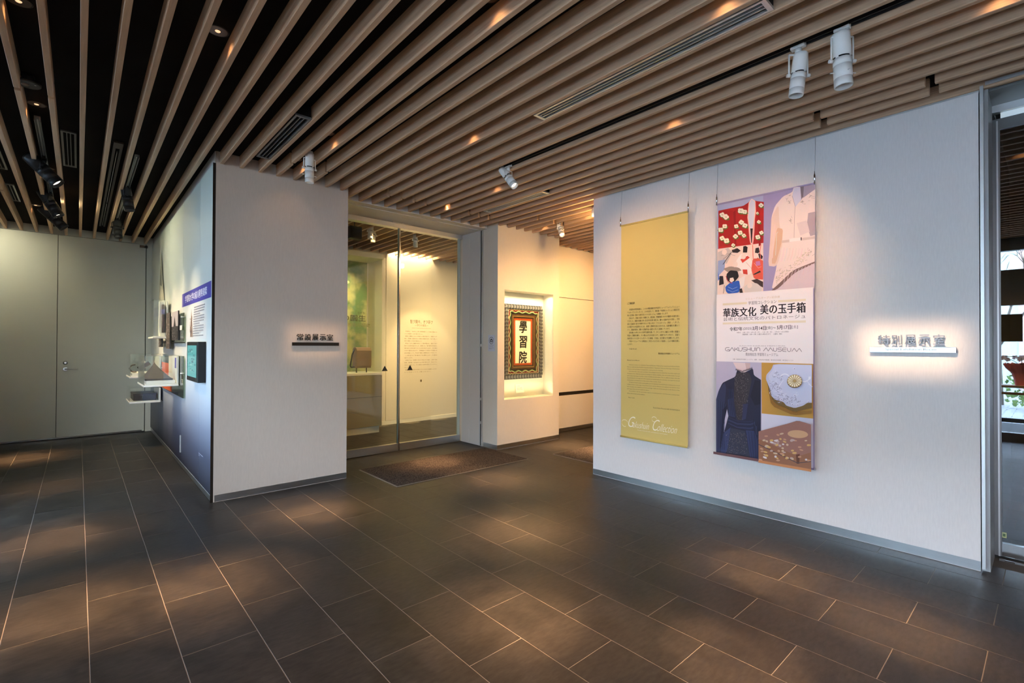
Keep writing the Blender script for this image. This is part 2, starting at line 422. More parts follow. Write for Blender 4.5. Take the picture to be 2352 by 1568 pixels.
# column with niche (front face y=YN)
NX0, NX1, NZ0, NZ1, ND = 4.211, 5.148, .645, 2.110, .20
nb = MB()
nb.box(XN0, NX0, YN, YN+.32, 0, SZ1); nb.box(NX1, XN1, YN, YN+.32, 0, SZ1)
nb.box(NX0, NX1, YN, YN+.32, 0, NZ0); nb.box(NX0, NX1, YN, YN+.32, NZ1, SZ1)
struct(nb.build('wall_niche', M_WALLW))
wn = struct(box('wall_niche', NX0, NX1, YN+ND, YN+.32, NZ0, NZ1, mat('niche_lining', (.74, .70, .58), .8)))
# corridor wall
wall('wall_corridor', XN1, XE, 5.235, 5.40, 0, SZ1, M_WALLW)
cor = thing('wall_corridor', '', '', (6.5, 5.2, 0)); del cor['label']; del cor['category']; cor['kind'] = 'structure'
box('panel', XN1, XE, 5.20, 5.235, .63, 2.125, M_WALLW, cor)
box('panel', XN1, XE, 5.20, 5.235, 2.135, SZ0, M_WALLW, cor)
box('panel', XN1, XE, 5.20, 5.235, .062, .575, M_WALLW, cor)
box('recess_rail', XN1, XE, 5.212, 5.235, .575, .63, M_DARKBAR, cor)
# gallery shell
wall('wall_gallery', 2.06, XE, YG, YG+.15, 0, SZ1, M_WALLW)
wall('wall_gallery', XN1, XE, 5.40, 5.50, 0, SZ1, M_WALLW)
gp = struct(box('trim_1', 3.94, 4.835, YG-.012, YG, .07, 2.925, M_WALLW))
struct(box('baseboard_gallery', XA1, XE, YG-.014, YG, 0, .065, M_CREAM))
# special exhibition room behind the coated glass
wall('wall_dark', 4.476, XE, .262, YR0, 0, 2.94, M_MATTBLK)
wall('wall_dark', 4.44, 4.476, .264, YR0, 0, 2.94, M_ALUD)
wall('wall_dark', 6.2, 6.3, YB, .26, 0, 2.94, M_MATTBLK)
wall('wall_dark', 4.60, 6.2, YB-.15, YB, 0, 2.94, M_MATTBLK)
wall('wall_dark', 4.60, 6.2, YB, .26, 2.94, 2.96, M_MATTBLK)

# baseboards in brushed steel, a shadow line beneath the drywall
BH = .06
struct(box('baseboard_right', XR-.002, XR, YR0+.002, YR1+.001, .004, BH, M_STEEL))
struct(box('baseboard_center', XA0+.03, XA1+.001, YA-.002, YA, .004, BH, M_STEEL))
struct(box('baseboard_niche', XN0-.001, XN1+.001, YN-.002, YN, .004, BH, M_STEEL))
struct(box('baseboard_niche', XN0-.002, XN0, YN-.001, 5.15, .004, BH, M_STEEL))
struct(box('baseboard_corridor', XN1, XE, 5.205, 5.235, .004, BH, M_STEEL))
struct(box('trim_2', XR-.001, XR+.02, YR0, YR1, 2.926, 2.937, M_ALU))

# window wall on the left (seen in the reflection of the coated glass) --------------
win = thing('window_1', '', '', (XW, 1.6, 0)); del win['label']; del win['category']; win['kind'] = 'structure'
BAYS = ((YB, 2.37), (4.42, 5.95))      # glazed stretches of the left wall, a solid pier between them
M_PANE = glass('window_glass', (.96, .96, .96), 1.0)
for WY0, WY1 in BAYS:
    box('plinth', XW-.12, XW, WY0, WY1, -.1, .12, M_ALUD, win)
    box('head', XW-.12, XW, WY0, WY1, 2.78, SZ1+.1, M_ALUD, win)
    box('transom', XW-.10, XW-.01, WY0, WY1, 1.98, 2.50, mat('transom_grey', (.22, .22, .19), .5), win)
    box('low_rail', XW-.09, XW-.02, WY0, WY1, .27, .33, M_ALUD, win)
    nb_ = 3 if WY0 < 0 else 2; st_w = (WY1-WY0)/nb_
    for i in range(nb_+1):
        ym = WY0+i*st_w; box('mullion', XW-.11, XW, ym-.03, ym+.03, .12, 2.78, M_ALUD, win)
        if i < nb_:
            for z0, z1 in ((.33, 1.98), (2.50, 2.78), (.12, .27)): box('pane', XW-.056, XW-.050, ym+.03, ym+st_w-.03, z0, z1, M_PANE, win)
wall('wall_left', XW-.15, XW, 2.40, 4.39, 0, SZ1); wall('wall_left', XW-.15, XW, 5.98, YF, 0, SZ1)

# ================================================================== far double door
dr = thing('door_1', '', '', (-.229, YF, 0)); del dr['label']; del dr['category']; dr['kind'] = 'structure'
box('door_leaf', -1.236, -.232, YF-.004, YF+.04, .012, 2.932, M_DOORP, dr, .0015)
lf = box('door_leaf', -.226, .780, YF-.004, YF+.04, .012, 2.932, M_DOORP, dr, .0015)
box('frame', -1.246, .79, YF+.03, YF+.10, 0, 2.94, M_RUBK, dr)
hb = MB(); hb.lathe((-.138, YF-.004, 1.005), (0, -1, 0), [(0, .028), (.008, .028), (.010, .024)], 20)
hb.cyl((-.138, YF-.01, 1.005), (-.138, YF-.055, 1.005), .010)
hb.cyl((-.145, YF-.055, 1.005), (.000, YF-.055, 1.005), .009); hb.build('door_handle', M_STEEL, lf)
MB().lathe((-.138, YF-.004, 1.094), (0, -1, 0), [(0, .027), (.009, .026), (.010, .014), (.014, .012)], 20).build('lock', M_STEEL, lf)
box('drop_seal', -1.2, .75, YF-.012, YF-.004, .010, .030, M_STEELP, dr)
box('top_pivot', .70, .80, YF-.03, YF-.004, 2.875, 2.915, M_STEELP, dr)

# ================================================================== gallery entrance
ent = thing('door_2', '', '', (3.2, YD, 0)); del ent['label']; del ent['category']; ent['kind'] = 'structure'
box('fascia', XA1, XN0, 5.08, 5.20, 2.935, SZ1, M_PANELW, ent)
box('soffit', XA1, XN0, 5.206, 5.36, 2.930, 2.99, M_PANELW, ent)
box('soffit', XA1, XN0, 5.364, YD-.05, 2.930, 2.99, M_PANELW, ent)
box('soffit_gap', XA1, XN0, 5.20, 5.206, 2.96, 3.0, M_MATTBLK, ent)
box('head_rail', XA1, XN0-.03, YD-.05, YD+.06, 2.875, 3.0, M_ALU, ent)
gl1 = box('glass_leaf', 2.07, 3.075, YD-.006, YD+.006, .10, 2.90, M_GLASS, ent)
gl2 = box('glass_leaf', 3.105, 4.055, YD-.006, YD+.006, .10, 2.90, M_GLASS, ent)
box('kick_rail', 2.07, 3.075, YD-.025, YD+.025, .008, .10, M_STEEL, gl1)
box('kick_rail', 3.105, 4.055, YD-.025, YD+.025, .008, .10, M_STEEL, gl2)
box('glass_edge', 3.075, 3.078, YD-.006, YD+.006, .10, 2.90, M_GEDGE, gl1)
box('stile', 3.080, 3.102, YD-.022, YD+.022, .01, 2.90, M_STEELP, ent, .003)
box('patch_fitting', 2.965, 3.225, YD-.075, YD-.048, 2.925, 2.932, M_STEEL, ent)
box('stile_green', 4.02, 4.055, YD-.012, YD+.012, .10, 2.88, mat('frosted_edge', (.50, .55, .46), .5), ent)
def tri_sticker(cx):
    mb = MB(); y = YD-.008; s = .041
    mb.poly([(cx-s, y, 1.037), (cx+s, y, 1.037), (cx, y, 1.105)], (.012, .012, .012))
    for k in range(3):
        z = 1.045+.014*k; w = .028-.009*k; mb.poly([(cx-w, y-.0006, z), (cx+w, y-.0006, z), (cx+w*.8, y-.0006, z+.004), (cx-w*.8, y-.0006, z+.004)], (.10, .09, .05))
    return mb
tag(tri_sticker(2.895).build('glass_sticker', M_PRINT), 'small black triangle sticker on the left pane of the gallery glass door', 'sticker')
tag(tri_sticker(3.256).build('glass_sticker', M_PRINT), 'small black triangle sticker on the glass door right of the steel post', 'sticker')
# reveal on the right of the entrance
box('jamb_panel', XN0-.022, XN0+.03, 5.444, YD-.05, .006, 2.930, M_PANELW, ent, .001)
box('jamb_panel', XN0-.022, XN0+.03, 5.215, 5.440, .006, 2.930, M_PANELW, ent, .001)
box('track_gap', XN0-.004, XN0+.03, 5.19, 5.215, .006, 2.935, M_MATTBLK, ent)
for z in (.30, .62, 1.35): box('track_clip', XN0-.008, XN0, 5.192, 5.213, z, z+.035, M_ALU, ent)
box('edge_trim', XN0-.010, XN0+.02, 5.165, 5.190, 0, 2.935, M_ALU, ent)
struct(box('wall_niche', XN0, XN0+.1, YN+.32, 5.50, 0, SZ1, M_WALL))
wall('wall_gallery', XN0, XN1+.1, 5.50, 5.72, 0, SZ1, M_WALLW)

# ================================================================== coated glass door at the right
rd = thing('door_3', '', '', (4.45, .27, 0)); del rd['label']; del rd['category']; rd['kind'] = 'structure'
box('edge_strip', XR-.012, XR+.030, .280, .296, .022, 2.955, M_ALU, rd)
box('reveal', XR+.03, 4.44, .262, .298, 0, 2.955, mat('reveal_grey', (.38, .38, .37), .42, .35), rd)
box('head_strip', XR-.01, XR+.02, YB, .272, 2.955, 2.975, M_ALU, rd)
box('head_gap', XR+.02, 4.2, YB, .262, 2.965, 3.0, M_ALUD, rd)
box('head_lining', 4.15, 4.44, YB, .262, 2.93, 2.965, M_ALUD, rd)
box('head_rail', 4.42, 4.47, YB, .262, 2.885, 2.93, M_ALU, rd)
box('transom_pane', 4.452, 4.456, YB, .225, 2.845, 2.885, mat('pane_glow', (.75, .82, .84), .3, emit=(.75, .92, 1.), es=.35), rd)  # no lamp: pale colour and faint glow paint the brightness seen in the pane
box('leaf_frame', 4.44, 4.475, YB, .262, 2.775, 2.845, M_ALUD, rd)
box('leaf_frame', 4.44, 4.475, .228, .262, .02, 2.775, M_ALUD, rd)
box('leaf_frame', 4.43, 4.44, .236, .244, .02, 2.83, M_ALU, rd)
box('glass_leaf', 4.452, 4.460, YB, .228, .105, 2.775, M_GLASSR, rd)
box('kick_rail', 4.435, 4.475, YB, .228, .022, .105, M_STEELP, rd)
box('threshold', 4.40, 4.45, YB, .24, 0, .012, M_ALUD, rd)
box('threshold_pin', 4.398, 4.412, .17, .215, .002, .012, M_STEELP, rd)
stk = MB(); stk.box(4.4485, 4.4515, .238-.030, .238-.008, .138, .172, 0, (.65, .70, .35)); stk.box(4.4478, 4.4486, .213, .225, .146, .164, 0, (.12, .2, .1))
tag(stk.build('square_sticker', M_PRINT), 'tiny yellow-green square sticker low on the coated glass door', 'sticker')

# ================================================================== outside the windows
box('ground', -30, XW-.13, -20, 26, -.16, -.10, mat('forecourt', (.48, .48, .47), .8, var=.1, vscale=1.5))['kind'] = 'structure'
gobj = [o for o in C.objects if o.name == 'ground'][0]; gobj.name = 'pavement'
pv = mat('paver', (.42, .42, .42), .8, var=.12, vscale=1.7)
pm = MB()
for i in range(24):
    for j in range(22):
        x = XW-3.2-i*.3; y = -1.2+j*.3+(.15 if i % 2 else 0); pm.box(x-.29, x, y, y+.29, -.1, -.085)
o = pm.build('paver_field', pv, gobj); o['kind'] = 'stuff'
struct(box('bounce_damper', XW-3.1, XW-.14, -12, 12, -.10, -.07, mat('damper_dark', (.05, .05, .045), .95, var=.3, vscale=30)))  # unseen dark strip added to cut ground bounce onto the left slats
struct(box('sky_blocker', XW-1.9, XW-.14, -6, 12, 3.05, 3.25, M_ALUD))  # unseen slab added to block steep sky light at the windows
bl = thing('office_building', 'brick and teal glass building across the paved forecourt', 'building', (-15, 0, -.1))
box('facade', -16, -15, -12, .8, -.1, 5.2, mat('pink_brick', (.62, .46, .42), .8, var=.2, vscale=6), bl)
box('facade', -16, -15.05, .8, 18, -.1, 5.2, mat('teal_cladding', (.58, .72, .70), .4), bl)
for i in range(3): box('window_pane', -15.02, -14.97, -8.2+i*2.4, -6.8+i*2.4, .9, 2.3, M_GEDGE, bl)
def tree(x, y, lab, seed):
    r = random.Random(seed); t = MB()
    def br(p, d, L, rad, n):
        q = p+d*L; t.cyl(p, q, rad, 6, r1=rad*.65)
        if n:
            for _ in range(3):
                e = (d+Vector((r.uniform(-.7, .7), r.uniform(-.7, .7), r.uniform(-.1, .5)))).normalized(); br(q, e, L*.68, rad*.6, n-1)
    br(Vector((x, y, -.1)), Vector((.03, .02, 1)).normalized(), 1.5, .06, 5)
    tag(t.build('bare_tree', mat('bark', (.16, .13, .10), .9)), lab, 'tree')
tree(-8.5, .9, 'bare leafless tree nearest the lobby window', 3); tree(-10.5, 3.2, 'bare leafless tree further along the forecourt', 5)
def shrub(x, y, lab, seed):
    r = random.Random(seed); t = MB()
    for _ in range(420):
        a = r.uniform(0, 6.28); z = r.uniform(0, .9); rr = .6*math.sqrt(max(0, 1-(z-.3)**2*1.4))*r.uniform(.5, 1)
        p = Vector((x+math.cos(a)*rr, y+math.sin(a)*rr, z)); d = Vector((r.uniform(-1, 1), r.uniform(-1, 1), r.uniform(0, 1))).normalized()*.09; e = d.orthogonal().normalized()*.035
        t.add([p-e, p+d*.5-e*1.4, p+d, p+e], [(0, 1, 2, 3)])
    tag(t.build('shrub', mat('leaf_green', (.18, .28, .07), .6)), lab, 'shrub')
shrub(-7.5, .2, 'round green shrub below the bare trees outside', 2); shrub(-8.4, 1.5, 'yellowish green shrub beside the first shrub outside', 9)

# ================================================================== ceiling fittings
M_LAMP = mat('lamp_glow', (1, .8, .6), .5, emit=(1., .62, .34), es=1.1)
M_LENS = mat('spot_lens', (1, .9, .75), .5, emit=(1., .86, .68), es=6.)
M_REFL = mat('reflector', (.20, .14, .11), .3, 1.)
DLK = 15.0
def downlight(x, y, aim, power, lab, zc=SZ1, wide=2.4, size=18):
    t = thing('downlight', lab, 'downlight', (x, y, zc), 'recessed downlights in the black ceiling')
    MB().lathe((x, y, zc-.004), (0, 0, 1), [(0, .050), (.002, .054), (.004, .054)], 24).build('trim_ring', M_BLACK, t)
    MB().lathe((x, y, zc-.005), (0, 0, 1), [(0, .046), (.001, .046)], 24).build('reflector', M_REFL, t)
    MB().lathe((x, y, zc-.007), (0, 0, 1), [(0, .011), (.002, .013)], 16).build('lamp', M_LAMP, t)
    spot('downlight_beam', (x, y, zc-.012), (aim[0], aim[1], 0), power*DLK*.42, 25, 1., WARM, .03)
    spot('downlight_core', (x, y, zc-.012), (aim[0], aim[1], 0), power*DLK*.75, 14, 1., WARM, .03)
    spot('downlight_spill', (x, y, zc-.012), (x, y, 0), wide, 118, .9, WARM, .012)
DL = [(1.457, 1.80, (1.66, 1.76), 150, 'over the bright floor pool at bottom centre'),
      (1.457, 3.83, (1.48, 4.0), 130, 'second from the wall with the dark-lettered sign'),
      (1.457, 4.56, (1.34, 4.25), 26, 'nearest the wall with the dark-lettered sign'),
      (2.22, 3.00, (2.45, 2.66), 150, 'left of the long ceiling vent in mid ceiling'),
      (2.22, 1.03, (2.15, .95), 95, 'above the floor at bottom edge right of centre'),
      (3.13, 1.82, (3.12, 1.18), 110, 'between the light track and the banners'),
      (3.13, .16, (2.98, .52), 95, 'nearest the coated glass door at top right'),
      (3.13, 3.80, (3.19, 3.80), 120, 'over the floor in front of the first doormat'),
      (3.18, 4.70, (3.13, 4.80), 120, 'over the doormat of the glass entrance'),
      (4.65, 4.60, (5.05, 4.45), 140, 'in front of the lit niche'),
      (4.65, 3.84, (5.1, 3.8), 140, 'over the second doormat beyond the right wall'),
      (.542, 2.98, (.56, 3.2), 130, 'at top left between the wide-spaced slats'),
      (-.233, 3.376, (-.05, 3.38), 120, 'at the top left edge of the photo'),
      (-.233, 4.745, (-.12, 4.66), 100, 'just beyond the oval emergency light'),
      (-.233, 6.40, (-.2, 6.42), 110, 'above the first black spotlight of the left track'),
      (-.40, 8.20, (-.48, 8.2), 110, 'nearest the far double door'),
      (-1.0, 4.9, (-1.0, 4.9), 110, 'by the left window wall, further one'), (-1.0, 2.9, (-1.0, 2.9), 110, 'by the left window wall, nearer one')]
for x, y, aim, p, w in DL: downlight(x, y, aim, p, 'small recessed downlight '+w)
# added warm fill lamps without fixtures, out of view behind the camera
for x, y in ((.54, .95), (.6, -.35), (-.233, 1.2), (-.4, -.9), (.54, -1.3)):
    spot('warm_fill', (x, y, SZ0-.01), (x, y, 0), 130, 135, 1, WARM, .03)
# lamp concealed above the corridor slats, right behind the end of the right wall
t = thing('wall_washer', 'bright warm lamp tucked behind the top corner of the banner wall', 'lamp', (4.36, 3.46, 2.86))
MB().lathe((4.36, 3.46, 2.84), (0, 0, 1), [(0, .045), (.08, .045), (.10, .02)], 20).build('housing', M_WHITE, t)
MB().lathe((4.36, 3.46, 2.838), (0, 0, 1), [(0, .040), (.002, .040)], 20).build('lens', M_LAMP, t)
MB().cyl((4.36, 3.46, 2.93), (4.36, 3.46, 3.045), .010).build('stem', M_WHITE, t)

def spotlight(x, y, zt, d, m, lab, L=.235, R=.036, group=None, lit=True, side=None, shutters=False, drop=.10, cat='spotlight', mount=SZ1):
    """track spotlight: adapter, stem, yoke and a cylinder pointing along d"""
    d = Vector(d).normalized(); piv = Vector((x, y, zt-drop))
    t = thing('track_spotlight', lab, cat, (x, y, zt), group)
    a = MB().box(x-.017, x+.017, y-.035, y+.035, zt-.004, zt+.022, .003); a.lathe((x, y, zt-.004), (0, 0, -1), [(0, .017), (.028, .016), (.034, .011)], 16)
    a.build('adapter', m, t)
    sd = Vector(side) if side else d.cross(Vector((0, 0, 1)))
    if sd.length < .1: sd = Vector((1, 0, 0))
    sd.normalize(); rr = R+.012; yb = MB(); top = Vector((x, y, zt-.036))
    for s in (-1, 1):
        p = top+sd*rr*s; q = piv+sd*rr*s
        yb.tube([top, p, q], .0042, 6)
        yb.cyl(q-sd*s*.006, q+sd*s*.012, .009, 10)
    yb.build('yoke', m, t)
    st = piv-d*L*.52
    bd = MB().lathe(st, d, [(0, R*.80), (.003, R*.97), (.02, R), (L*.46, R), (L*.462, R*.93), (L*.485, R*.93), (L*.487, R), (L*.60, R), (L*.601, R*.96), (L*.612, R*.96), (L*.613, R), (L*.84, R), (L*.841, R*.97), (L*.85, R*.97), (L*.851, R), (L-.004, R), (L, R*.97), (L, R*.86), (L-.03, R*.80)], 28)
    bo = bd.build('body', m, t)
    gr = MB()
    for k in range(4):   # dark ventilation slots round the barrel
        ang = k*math.pi/2+.3; e1 = sd; e2 = d.cross(sd)
        c0 = st+d*L*.473; n = 7
        for i in range(n):
            a0 = ang+(i-n/2)*.17; a1 = a0+.17
            P = [c0+(e1*math.cos(b_)+e2*math.sin(b_))*R*1.004+d*w_ for b_, w_ in ((a0, -.0035), (a1, -.0035), (a1, .0035), (a0, .0035))]
            gr.poly(P)
    gr.build('vent_slot', M_MATTBLK, bo)
    MB().lathe(st+d*(L-.028), d, [(0, R*.78), (.002, R*.78)], 24).build('lens', M_LENS if lit else M_REFL, t)
    if shutters:
        for s in (-1, 1):
            q = st+d*L*.74+sd*R*s; MB().cyl(q, q+sd*s*.022-Vector((0, 0, .002)), .0028, 6).build('shutter_blade', m, t)
            q2 = st+d*L*.76+d.cross(sd)*R*s; MB().cyl(q2, q2+d.cross(sd)*s*.018, .0028, 6).build('shutter_blade', m, t)
    return st+d*(L+.022), d
def track(x, y0, y1, m, lab, zt=2.965, w=.034):
    t = thing('light_track', lab, 'track', (x, (y0+y1)/2, zt))
    MB().box(x-w/2, x+w/2, y0, y1, zt+.024, zt+.034).box(x-w/2, x-w/2+.006, y0, y1, zt+.002, zt+.026).box(x+w/2-.006, x+w/2, y0, y1, zt+.002, zt+.026).build('channel', m, t)
    MB().box(x-.004, x+.004, y0+.04, y1-.04, zt+.018, zt+.024).build('conductor', M_ALU, t)
    yy = y0+.15
    while yy < y1: MB().cyl((x, yy, zt+.03), (x, yy, SZ1), .004, 6).build('hanger', m, t); yy += 1.0
    box('end_cap', x-w/2-.002, x+w/2+.002, y1-.001, y1+.03, zt, zt+.034, m, t)
track(2.857, -.9, 3.33, M_BLACK, 'long black light track running between slats over the banners side')
track(-.235, 4.86, 9.1, M_ALUD, 'grey light track at far left carrying three black spotlights')
track(.363, 5.26, 9.2, M_ALUD, 'grey light track beside the exhibit wall carrying two black spotlights')

wg = 'white track spotlights'
p, d = spotlight(2.857, 3.25, 2.965, (.10, -.62, -.78), M_WHITE, 'white spotlight at the far end of the black track, tilted and lit', side=(1, .1, 0), L=.24, group=wg)
spot('spot_beam', p, (4.05, 2.45, 1.75), 62, 92, 1, WARM, .01)
p, d = spotlight(2.857, .905, 2.958, (-.06, .09, -1.), M_WHITE, 'white spotlight over the banner wall, the left one of the near pair', side=(.7, -.7, 0), group=wg, lit=False, L=.225, drop=.148)
spot('spot_beam', p, (4.05, 1.75, 1.75), 72, 84, 1, WARM, .01)
p, d = spotlight(2.857, .705, 2.958, (.03, -.04, -1.), M_WHITE, 'white spotlight with shutter levers, nearest to the coated glass door', side=(.7, -.7, 0), group=wg, lit=False, shutters=True, L=.27, R=.041, drop=.158)
framed('spot_beam', p, 'x', XR, (.635, 1.335), (.26, .15), 290, (1., .66, .42), .12)
p, d = spotlight(1.447, 4.20, 2.975, (.02, .05, -1.), M_WHITE, 'white spotlight with shutter levers hanging before the dark-lettered sign', side=(1, 0, 0), group=wg, shutters=True, L=.245, drop=.12)
framed('spot_beam', p, 'y', YA, (1.745, 1.37), (.27, .17), 100, (1., .66, .42), .12)
p, d = spotlight(4.72, 4.33, 2.99, (-.30, -.55, -.8), M_WHITE, 'white spotlight in front of the lit niche at the corridor', side=(1, -.2, 0), group=wg, L=.25, drop=.09)
spot('spot_beam', (4.50, 3.55, 2.78), (4.72, 4.9, .9), 145, 110, 1, (1., .56, .24), .03)
area('corridor_wash', (4.36, 3.46, 2.83), (4.72, 4.86, 1.5), 7, .07, .07, (1., .60, .26), 160)
spot('door_wash', (-1.05, 8.75, 2.93), (-.85, YF, 2.5), 40, 100, 1, (1., .93, .66), .05)
l = bpy.data.lights.new('corridor_lamp', 'POINT'); l.energy = 14; l.color = (1., .60, .24); l.shadow_soft_size = .03
o = bpy.data.objects.new('corridor_lamp', l); C.objects.link(o); o.location = (4.36, 3.46, 2.79)
spot('corridor_beam', (5.8, 3.7, 2.9), (6.1, 5.2, 1.2), 230, 120, 1, (1., .56, .22), .03)
bgp = 'black track spotlights over the exhibit wall'
for x, y, dv, lab in ((-.235, 5.83, (.26, -.09, -.30), 'black spotlight with the widest glow, first on the far-left track'),
                      (-.235, 7.15, (.20, -.06, -.38), 'black spotlight second along the far-left track'),
                      (-.235, 7.95, (.25, -.05, -.27), 'black spotlight furthest along the far-left track'),
                      (.363, 6.35, (.07, -.04, -.5), 'black spotlight nearer the camera on the track beside the exhibit wall'),
                      (.363, 8.05, (.04, -.03, -.5), 'black spotlight further along the track beside the exhibit wall')):
    p, d = spotlight(x, y, 2.965, dv, M_BLACK, lab, L=.30 if x < 0 else .27, R=.052 if x < 0 else .045, group=bgp, drop=.10)
    spot('exhibit_beam', p, (.80, y-.15, 1.1) if x < 0 else (.75, y+.25, 1.0), 150 if x < 0 else 90, 62, 1, (1., .78, .48), .02)

spot('exhibit_fill', (-.235, 7.3, 2.90), (.85, 7.3, 1.9), 60, 150, 1, (1., .95, .66), .05)  # added fill lamp without a fixture, brightens the exhibit panel
def vent(x0, x1, y0, y1, z, lab, n=3, m=M_ALU, h=.085):
    t = thing('ceiling_vent', lab, 'vent', ((x0+x1)/2, (y0+y1)/2, z), 'slot vents set flush between the slats' if h > .05 else None)
    w = .014
    fr = MB(); fr.box(x0, x0+w, y0, y1, z-.002, z+.012); fr.box(x1-w, x1, y0, y1, z-.002, z+.012); fr.box(x0+w, x1-w, y0, y0+w*1.6, z-.002, z+.012); fr.box(x0+w, x1-w, y1-w*1.6, y1, z-.002, z+.012)
    fr.build('frame', m, t)
    iw = (x1-x0-2*w)
    for k in range(n-1):
        c = x0+w+iw*(k+1)/n; box('louver', c-.0028, c+.0028, y0+w*1.6, y1-w*1.6, z, z+.014, m, t)
    box('box', x0+.002, x1-.002, y0+.002, y1-.002, z+.016, z+max(h, .03), M_MATTBLK, t)
vent(2.318, 2.423, .87, 2.38, 2.945, 'long metal slot vent between the slats at top centre', 3)
vent(1.100, 1.205, 3.467, 4.462, 2.945, 'grey slot vent in front of the wall with the dark-lettered sign', 3, M_ALUD)
vent(3.533, 3.638, 3.49, 4.47, 2.945, 'slot vent by the glass entrance near the lit niche', 3)
vent(-.120, -.026, 5.18, 6.18, 3.036, 'dark grille flat in the black ceiling left of centre slats', 3, M_ALUD, .03)
vent(-.62, -.52, 6.0, 6.7, 3.036, 'grey ceiling grille at the far left, nearer one', 3, M_ALUD, .03)
vent(-.62, -.52, 7.3, 8.1, 3.036, 'grey ceiling grille at the far left, further one', 3, M_ALUD, .03)
t = thing('linear_diffuser', 'long brown slot diffuser in the black ceiling beside the exhibit wall track', 'vent', (.235, 7, 3.03))
M_BRN = mat('brown_metal', (.045, .034, .026), .5)
box('frame', .203, .222, 5.17, 8.95, 3.026, SZ1-.001, M_BRN, t); box('frame', .248, .267, 5.17, 8.95, 3.026, SZ1-.001, M_BRN, t)
box('end_plate', .203, .267, 5.15, 5.30, 3.024, 3.040, M_BRN, t)
for a, b in ((5.4, 6.2), (6.23, 7.4), (7.5, 8.85)): box('blade', .2335, .2365, a, b, 3.02, 3.035, M_ALU, t)
# oval emergency light
t = thing('emergency_light', 'dark round emergency light plate cutting two slats at top left', 'emergency light', (-.249, 4.28, 3.0))
MB().lathe((-.249, 4.28, 2.985), (0, 0, 1), [(0, .058), (.003, .0605), (.015, .0605)], 40).build('plate', mat('dark_plate', (.03, .03, .028), .45), t)
MB().lathe((-.262, 4.28, 2.979), (0, 0, 1), [(0, .016), (.008, .020)], 20).build('lamp', M_REFL, t)
MB().lathe((-.215, 4.25, 2.980), (0, 0, 1), [(0, .005), (.005, .006)], 12).build('indicator', M_STEELP, t)
MB().cyl((-.249, 4.28, 2.999), (-.249, 4.28, SZ1), .03).build('stem', M_BLACK, t)
t = thing('sprinkler', 'tiny sprinkler head between slats near the top centre', 'sprinkler', (1.457, 1.62, 3.0))
MB().lathe((1.457, 1.62, SZ1), (0, 0, -1), [(0, .012), (.02, .010), (.035, .005)], 12).build('body', M_STEELP, t)
MB().lathe((1.457, 1.62, SZ1-.034), (0, 0, -1), [(0, .018), (.002, .018)], 16).build('deflector', M_STEELP, t)

# ================================================================== doormats
def doormat(x0, x1, y0, y1, lab):
    t = thing('doormat', lab, 'mat', ((x0+x1)/2, (y0+y1)/2, 0), 'looped entrance doormats')
    MB().box(x0+.012, x1-.012, y0+.012, y1-.012, .001, .010, .002).build('looped_pile', M_LOOP, t)
    e = MB(); e.box(x0, x1, y0, y0+.012, .0005, .006).box(x0, x1, y1-.012, y1, .0005, .006).box(x0, x0+.012, y0+.012, y1-.012, .0005, .006).box(x1-.012, x1, y0+.012, y1-.012, .0005, .006)
    e.build('edge', M_RUBBER, t)
doormat(2.292, 4.043, 4.212, 5.055, 'grey-brown looped doormat in front of the glass entrance')
doormat(4.447, 6.20, 3.34, 4.195, 'looped doormat half hidden behind the end of the banner wall')

# ================================================================== signs
Y_, Z_, X_ = Vector((0, 1, 0)), Vector((0, 0, 1)), Vector((1, 0, 0))
t = thing('room_sign', 'metal letters 特別展示室 over a steel bar reading Special Exhibition Room', 'sign', (XR-.02, .63, 1.33))
cs = [(2016, 2044), (2047, 2071), (2078, 2103), (2109, 2136), (2143, 2170)]
for ch, (a, b) in zip('特別展示室', cs):
    y0 = onX(a, 778, XR-.02).y; y1 = onX(b, 778, XR-.02).y
    write(MB(), ch, (XR-.012, y0, 1.379), -Y_, Z_, y0-y1, .064, bold=.004, depth=.010).build('character', M_LETTER, t)
bar = box('bar', XR-.026, XR-.014, .406, .849, 1.326, 1.361, M_STEEL, t, .001)
write(MB(), 'Special Exhibition Room', (XR-.0264, .762, 1.336), -Y_, Z_, .262, .018, col=s2l((50, 50, 55)), bold=.006).build('lettering', M_PRINT, bar)
for y in (.45, .80): MB().cyl((XR-.015, y, 1.343), (XR, y, 1.343), .004, 8).build('standoff', M_STEEL, t)
t = thing('room_sign', 'dark letters 常設展示室 over a dark bar on the end wall', 'sign', (1.74, YA-.02, 1.35))
cs = [(682, 697), (700, 714.5), (717.5, 731.5), (734.5, 748.5), (751, 765)]
for ch, (a, b) in zip('常設展示室', cs):
    x0 = onY(a, 774, YA-.02).x; x1 = onY(b, 774, YA-.02).x
    write(MB(), ch, (x0, YA-.012, 1.408), X_, Z_, x1-x0, .062, bold=.004, depth=.010).build('character', M_DARKBAR, t)
box('bar', 1.513, 1.965, YA-.026, YA-.014, 1.356, 1.388, M_DARKBAR, t, .001)
for x in (1.56, 1.92): MB().cyl((x, YA-.015, 1.372), (x, YA, 1.372), .004, 8).build('standoff', M_DARKBAR, t)
